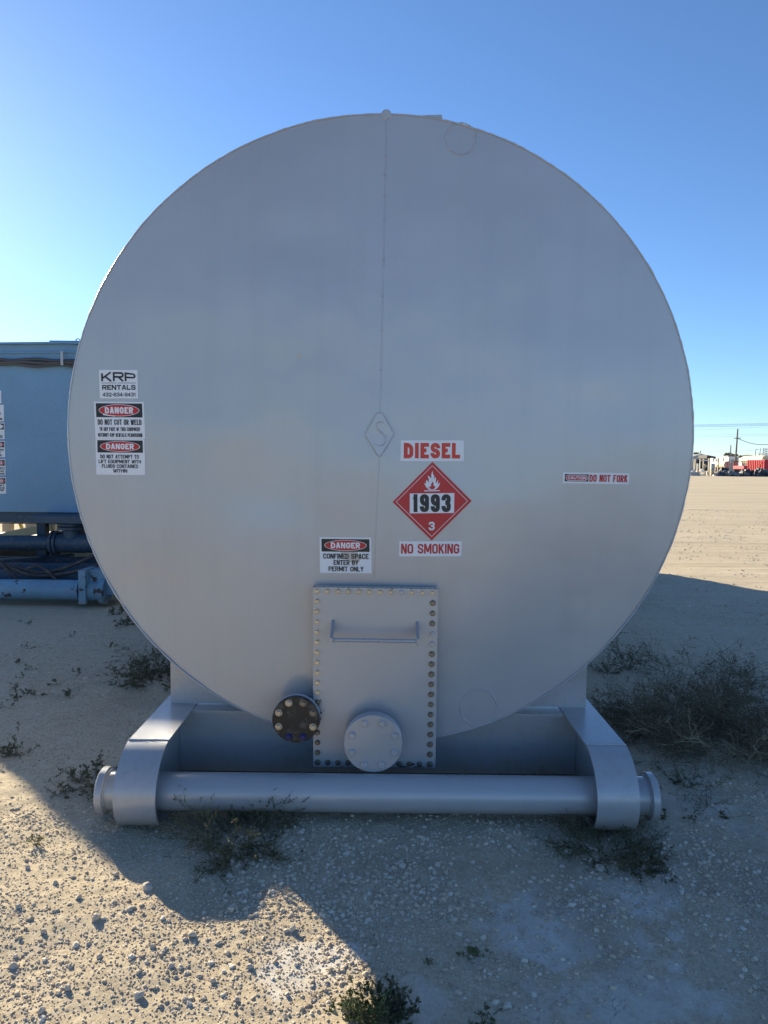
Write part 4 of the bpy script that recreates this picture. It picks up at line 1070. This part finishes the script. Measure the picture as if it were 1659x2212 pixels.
# pylon
p = far(1597, 670, 520); t = thing('transmission_tower', 'lattice transmission tower on the horizon at the right edge', 'tower', (p.x, 520, 0)); m = MB()
w0, w1 = 3.2, 2.0; H = p.z
for sx in (-1, 1):
    for sy in (-1, 1): m.bar((p.x+sx*w0, 520+sy*w0, 0), (p.x+sx*w1, 520+sy*w1, H), .35, .35)
for i in range(10):
    z0, z1 = H*i/10, H*(i+1)/10; wa = lerp(w0, w1, i/10); wb = lerp(w0, w1, (i+1)/10)
    m.bar((p.x-wa, 520-wa, z0), (p.x+wb, 520-wb, z1), .25, .25); m.bar((p.x+wa, 520-wa, z0), (p.x-wb, 520-wb, z1), .25, .25)
m.build('lattice', M['galv'], t); m = MB()
for zz, l in ((H*.60, 6), (H*.72, 5)): m.bar((p.x-l, 520, zz), (p.x+l, 520, zz), .5, .5)
m.build('crossarms', M['galv'], t)
# wires
def wire(pts, Y, r, label, mat='dark'):
    w_ = [far(x, y, Y) for x, y in pts]; m = MB(); m.tube(w_, r, 5); return tag(m.build('power_line', M[mat], None, base=w_[0]), label, 'wire', 'power lines over the far yard')
wire([(-300, 213), (210, 204), (900, 190), (1700, 170), (2300, 150)], 180, .035, 'topmost of the power lines right of the tank', 'grey_metal')
wire([(-300, 230), (210, 222), (900, 207), (1700, 190), (2300, 172)], 180, .035, 'second power line from the top right of the tank', 'grey_metal')
wire([(-300, 252), (210, 245), (900, 232), (1700, 210), (2300, 195)], 180, .04, 'third power line from the top right of the tank', 'grey_metal')
wire([(-300, 330), (210, 305), (900, 280), (1700, 238)], 330, .035, 'faint power line just above the tip of the tall pole', 'galv')
wire([(-300, 410), (210, 407), (900, 400), (1700, 378)], 330, .035, 'faint power line crossing the upper half of the tall pole', 'galv')
wire([(-300, 450), (210, 443), (900, 435), (1700, 412)], 330, .035, 'faint power line crossing the tall pole just above its crossarm', 'galv')
wire([(-300, 745), (210, 742), (900, 745), (1300, 715), (1700, 680)], 400, .04, 'faint low power line just above the far roofs', 'galv')
wire([(1055, 478), (1120, 502), (1210, 540), (1330, 575), (1440, 592), (1560, 597), (1700, 597), (1900, 580)], 150, .055, 'dark sagging cable running right from the tall pole')
# horizon trees
for i, (cx_, cy_, w_, h_, Yt) in enumerate([(860, 800, 110, 34, 320), (990, 815, 60, 25, 330), (1230, 830, 60, 20, 320), (1300, 838, 70, 18, 320), (225, 772, 60, 10, 350), (1130, 835, 40, 14, 340)]):
    t = fthing('tree', ['bare tree crown left of the tall pole', 'small tree just left of the tall pole on the horizon', 'low tree behind the long building', 'low wide tree above the red container', 'thin tree top at the left of the gable', 'small round tree right of the tall pole'][i], 'tree', cx_, Yt)
    c = far(cx_, cy_, Yt); rr = random.Random(i); lv = []; lf = []
    for k in range(260):
        a = rr.uniform(0, 6.28); q = math.sqrt(rr.random()); sc = Yt/1534/9.26*1.0*1.0
        p = Vector((c.x+q*math.cos(a)*w_/2*Yt/14200*1.02, Yt+rr.uniform(-2, 2), c.z+q*math.sin(a)*h_*Yt/14200*1.0)); s = rr.uniform(.12, .4)
        d = Vector((rr.gauss(0, 1), rr.gauss(0, 1), rr.gauss(0, 1))).normalized()*s; e = d.cross(Vector((rr.gauss(0, 1), rr.gauss(0, 1), rr.gauss(0, 1)))).normalized()*s*.6
        b0 = len(lv); lv += [p-d-e, p+d-e, p+d+e, p-d+e]; lf.append((b0, b0+1, b0+2, b0+3))
    m = MB(); m.add(lv, lf); m.build('crown', M['dry'], t); MB().tube([(c.x, Yt, 0), (c.x, Yt, c.z)], .18, 6).build('trunk', M['wood'], t)
# beige horizontal tank
Y = 134; t = fthing('beige_tank', 'beige horizontal tank with a dull pink round end behind the black hoses', 'tank', 740, Y)
a = far(845, 1000, Y); r_ = (far(845, 930, Y)-a).length
d_ = ray(1479.8+620/9.26, 1000); YB = CAM[1]+d_[1]*(a.x-CAM[0])/d_[0]
m = MB(); m.tube([(a.x, Y, a.z), (a.x, YB, a.z)], r_, 32); m.build('shell', M['cream'], t)
dd = Vector((0, -1, 0)); A = Vector((a.x, Y, a.z))
m = MB(); m.tube([A, A+dd*.05], r_*1.01, 32); m.build('end_head', M['pink'], t)
MB().tube([A+dd*.06+Vector((0, 0, -r_)), A+dd*.06+Vector((0, 0, r_))], .03, 6).build('seam', M['darkred'], t)
for f_ in (.15, .75): q = A+Vector((0, YB-Y, 0))*f_; MB().box(q.x-.6, q.x+.6, q.y-.2, q.y+.2, 0, a.z-r_*.8).build('support', M['dark'], t)
# cream tank top right
Y = 150; t = fthing('cream_tank', 'round cream tank top showing above the red container at the right edge', 'tank', 1640, Y)
a = far(1625, 905, Y); r_ = (far(1625, 812, Y)-a).length
MB().tube([(a.x, Y, a.z), (a.x, Y+9, a.z)], r_, 40).build('shell', M['cream'], t); MB().box(a.x-1, a.x+1, Y+.5, Y+8, 0, a.z-r_*.7).build('support', M['dark'], t)
m = MB(); m.bar(far(1565, 905, 149.6), far(1580, 878, 149.6), .05, .05); m.bar(far(1580, 878, 149.6), far(1700, 878, 149.6), .05, .05); m.build('railing', M['dark'], t)
# red container
Y = 128; t = fthing('red_container', 'bright red open top container with ribbed sides behind the hose pile', 'container', 1430, Y)
m, p, x2, Y2 = lbox(MB(), 1262, 1600, 1735, 912, Y, .1); m.build('shell', M['redpaint'], t)
m = MB()
for i in range(10): y = lerp(Y+.12, Y2-.12, i/9); m.box(p.x-.13, p.x-.002, y-.09, y+.09, .1, p.z-.002)
for i in range(5): x = lerp(p.x+.2, x2-.2, i/4); m.box(x-.07, x+.07, Y-.1, Y-.002, .1, p.z-.002)
m.build('rib', M['redpaint'], t)
m = MB(); m.box(p.x-.16, p.x-.0, Y-.13, Y2+.1, p.z, p.z+.14); m.box(p.x-.0, x2+.1, Y-.13, Y, p.z+.001, p.z+.14); m.build('top_rail', M['redpaint'], t)
MB().bar((p.x-.22, lerp(Y, Y2, .30), p.z-1.3), (p.x-.22, lerp(Y, Y2, .12), p.z-.3), .06, .08).build('ladder', M['darkred'], t)
# red trailer with railing
Y = 126; t = fthing('red_trailer', 'red flat trailer with a dark red railing left of the red container', 'trailer', 1080, Y)
lbox(MB(), 965, 1175, 1250, 1022, Y, bot=1088)[0].build('deck', M['redpaint'], t)
m = MB(); m.bar(far(970, 935, Y), far(1250, 935, Y), .08, .10)
for x in (975, 1010, 1040, 1090, 1140, 1185, 1240): p = far(x, 935, Y); m.bar(p, (p.x, Y, far(x, 1022, Y).z), .07, .07, (0, 1, 0))
m.build('railing', M['darkred'], t); fbox(MB(), 985, 1035, 940, 1020, Y+.3, .5).build('tool_box', M['darkred'], t); fbox(MB(), 980, 1240, 1085, 1130, Y+.5, 1.4, True).build('chassis', M['dark'], t)
# pump skids with white frames
Y = 122
t = fthing('pipe_rack', 'cream steel portal frame standing left in the far yard', 'frame', 390, Y)
for x, top in ((306, 885), (480, 872)): p = far(x, top, Y); MB().box(p.x-.075, p.x+.075, Y-.08, Y+.08, 0, p.z).build('post', M['cream'], t)
for x, top in ((371, 882), (497, 880)): p = far(x, top, Y+3); MB().box(p.x-.06, p.x+.06, Y+2.95, Y+3.1, 0, p.z).build('post', M['cream'], t)
p = far(318, 903, Y); q = far(472, 903, Y); MB().box(p.x, q.x, Y-.07, Y+.07, p.z-.17, p.z).build('top_beam', M['offwhite'], t)
p = far(295, 1210, Y-.5); MB().tube([(p.x, Y-.5, .0), (p.x, Y-.5, .25)], [.22, .1], 10).build('foot', M['offwhite'], t)
t = fthing('pipe_rack', 'cream steel posts right beside the tank edge in the far yard', 'frame', 190, Y)
for x in (190, 212): p = far(x, 885, Y); MB().box(p.x-.06, p.x+.06, Y, Y+.12, 0, p.z).build('post', M['cream'], t)
p = far(120, 905, Y); q = far(186, 905, Y); MB().box(p.x, q.x, Y, Y+.12, p.z-.2, p.z).build('top_beam', M['offwhite'], t)
p = far(665, 880, 120); t = thing('steel_post', 'lone weathered steel post in front of the beige tank', 'post', (p.x, 120, 0))
MB().box(p.x-.09, p.x+.09, 119.9, 120.1, 0, p.z).build('shaft', M['beige'], t); MB().box(p.x-.16, p.x+.16, 119.85, 120.15, p.z, p.z+.08).build('cap', M['galv'], t)
for (xa, xb, ya, lab) in ((512, 600, 975, 'grey control cabinet right of the cream portal frame'), (232, 298, 975, 'grey cabinet between the cream posts nearest the tank')):
    t = fthing('control_cabinet', lab, 'cabinet', (xa+xb)/2, 124, 'grey cabinets in the far yard')
    lbox(MB(), xa, xa+18, xb, ya, 124, bot=1100)[0].build('housing', M['grey_metal'], t); fbox(MB(), xa+32, xb-14, ya+12, 1070, 123.85, .04).build('door', M['galv'], t); lbox(MB(), xa-6, xa+12, xb-18, 1103, 124.1)[0].build('base', M['beige'], t)
t = fthing('pump_unit', 'small cream and white pump with a rounded motor inside the portal frame', 'pump', 400, 123)
p = far(352, 1120, 123); MB().tube([(p.x, 123, p.z), (p.x+.1, 124, p.z)], .33, 16).build('motor', M['offwhite'], t)
fbox(MB(), 388, 415, 1118, 1200, 123, .5, True).build('pedestal', M['cream'], t); fbox(MB(), 320, 378, 1182, 1202, 122.8, .6, True).build('base', M['offwhite'], t)
p = far(410, 1040, 123.5); MB().tube([(p.x-.3, 123.5, p.z-.3), (p.x, 123.5, p.z+.25), (p.x+.4, 123.5, p.z+.1)], [.2, .28, .14], 12).build('elbow', M['beige'], t)
p = far(450, 1130, 123.5); MB().tube([(p.x, 123.5, 0), (p.x, 123.5, p.z)], .16, 12).build('riser', M['offwhite'], t)
t = fthing('equipment_skid', 'low grey equipment skid touching the edge of the tank in view', 'skid', 210, 120)
fbox(MB(), 90, 288, 1145, 1200, 120, 2, True).build('base', M['grey_metal'], t); fbox(MB(), 150, 200, 1090, 1145, 120.4, .6).build('machine', M['offwhite'], t)
# hose and liner piles
def pile(xa, xb, ya, Y, depth, mat, label, seed, name='hose_pile', strips=14, rr=.16):
    rnd = random.Random(seed); a = far(xa, ya, Y); b = far(xb, ya, Y); t = thing(name, label, 'pile', ((a.x+b.x)/2, Y, 0))
    nxp, nyp = 60, 8; m = MB(); vs = []; H = a.z
    for j in range(nyp+1):
        for i in range(nxp+1):
            u = i/nxp; v = j/nyp; x = lerp(a.x, b.x, u); y = Y+depth*v
            e = math.sin(math.pi*u)**.45*math.sin(math.pi*v)**.6
            z = H*e*(.75+.9*float(NZ.fbm(np.array(x*1.1+seed), np.array(y*1.1), 4))); vs.append((x, y, max(-.05, z)))
    m.add(vs, [(j*(nxp+1)+i, j*(nxp+1)+i+1, (j+1)*(nxp+1)+i+1, (j+1)*(nxp+1)+i) for j in range(nyp) for i in range(nxp)]); m.build('heap', M[mat], t)
    for s in range(strips):
        u0 = rnd.uniform(.0, .75); L = rnd.uniform(.15, .35); pts = []
        y0 = Y+rnd.uniform(-.1, .5)*depth; ph = rnd.uniform(0, 6); hh = rnd.uniform(.25, .85)
        for i in range(14):
            u = min(1, u0+L*i/13); e = math.sin(math.pi*u)**.45
            pts.append((lerp(a.x, b.x, u), y0+.15*math.sin(ph+i*.4), max(.05, H*e*hh*(.75+.35*math.sin(ph+i*.55)))))
        MB().tube(pts, rr*rnd.uniform(.6, 1.2), 7).build('flat_hose', M['tarp2' if rnd.random() < .55 else mat], t)
pile(590, 985, 1075, 123.5, 2.5, 'dark', 'long black mass of stacked hose behind the grey hoses', 5, strips=3)
pile(640, 1200, 1112, 117.5, 2.2, 'tarp', 'tangled grey and black lay flat hoses in front of the beige tank', 1, strips=16, rr=.13)
pile(1120, 1430, 1060, 119, 2.2, 'tarp', 'tangled dark hoses heaped under the left end of the red container', 2, strips=12, rr=.14)
pile(1380, 1800, 1062, 118, 2.4, 'tarp', 'heap of grey and black hoses at the right picture edge', 3, strips=18, rr=.15)
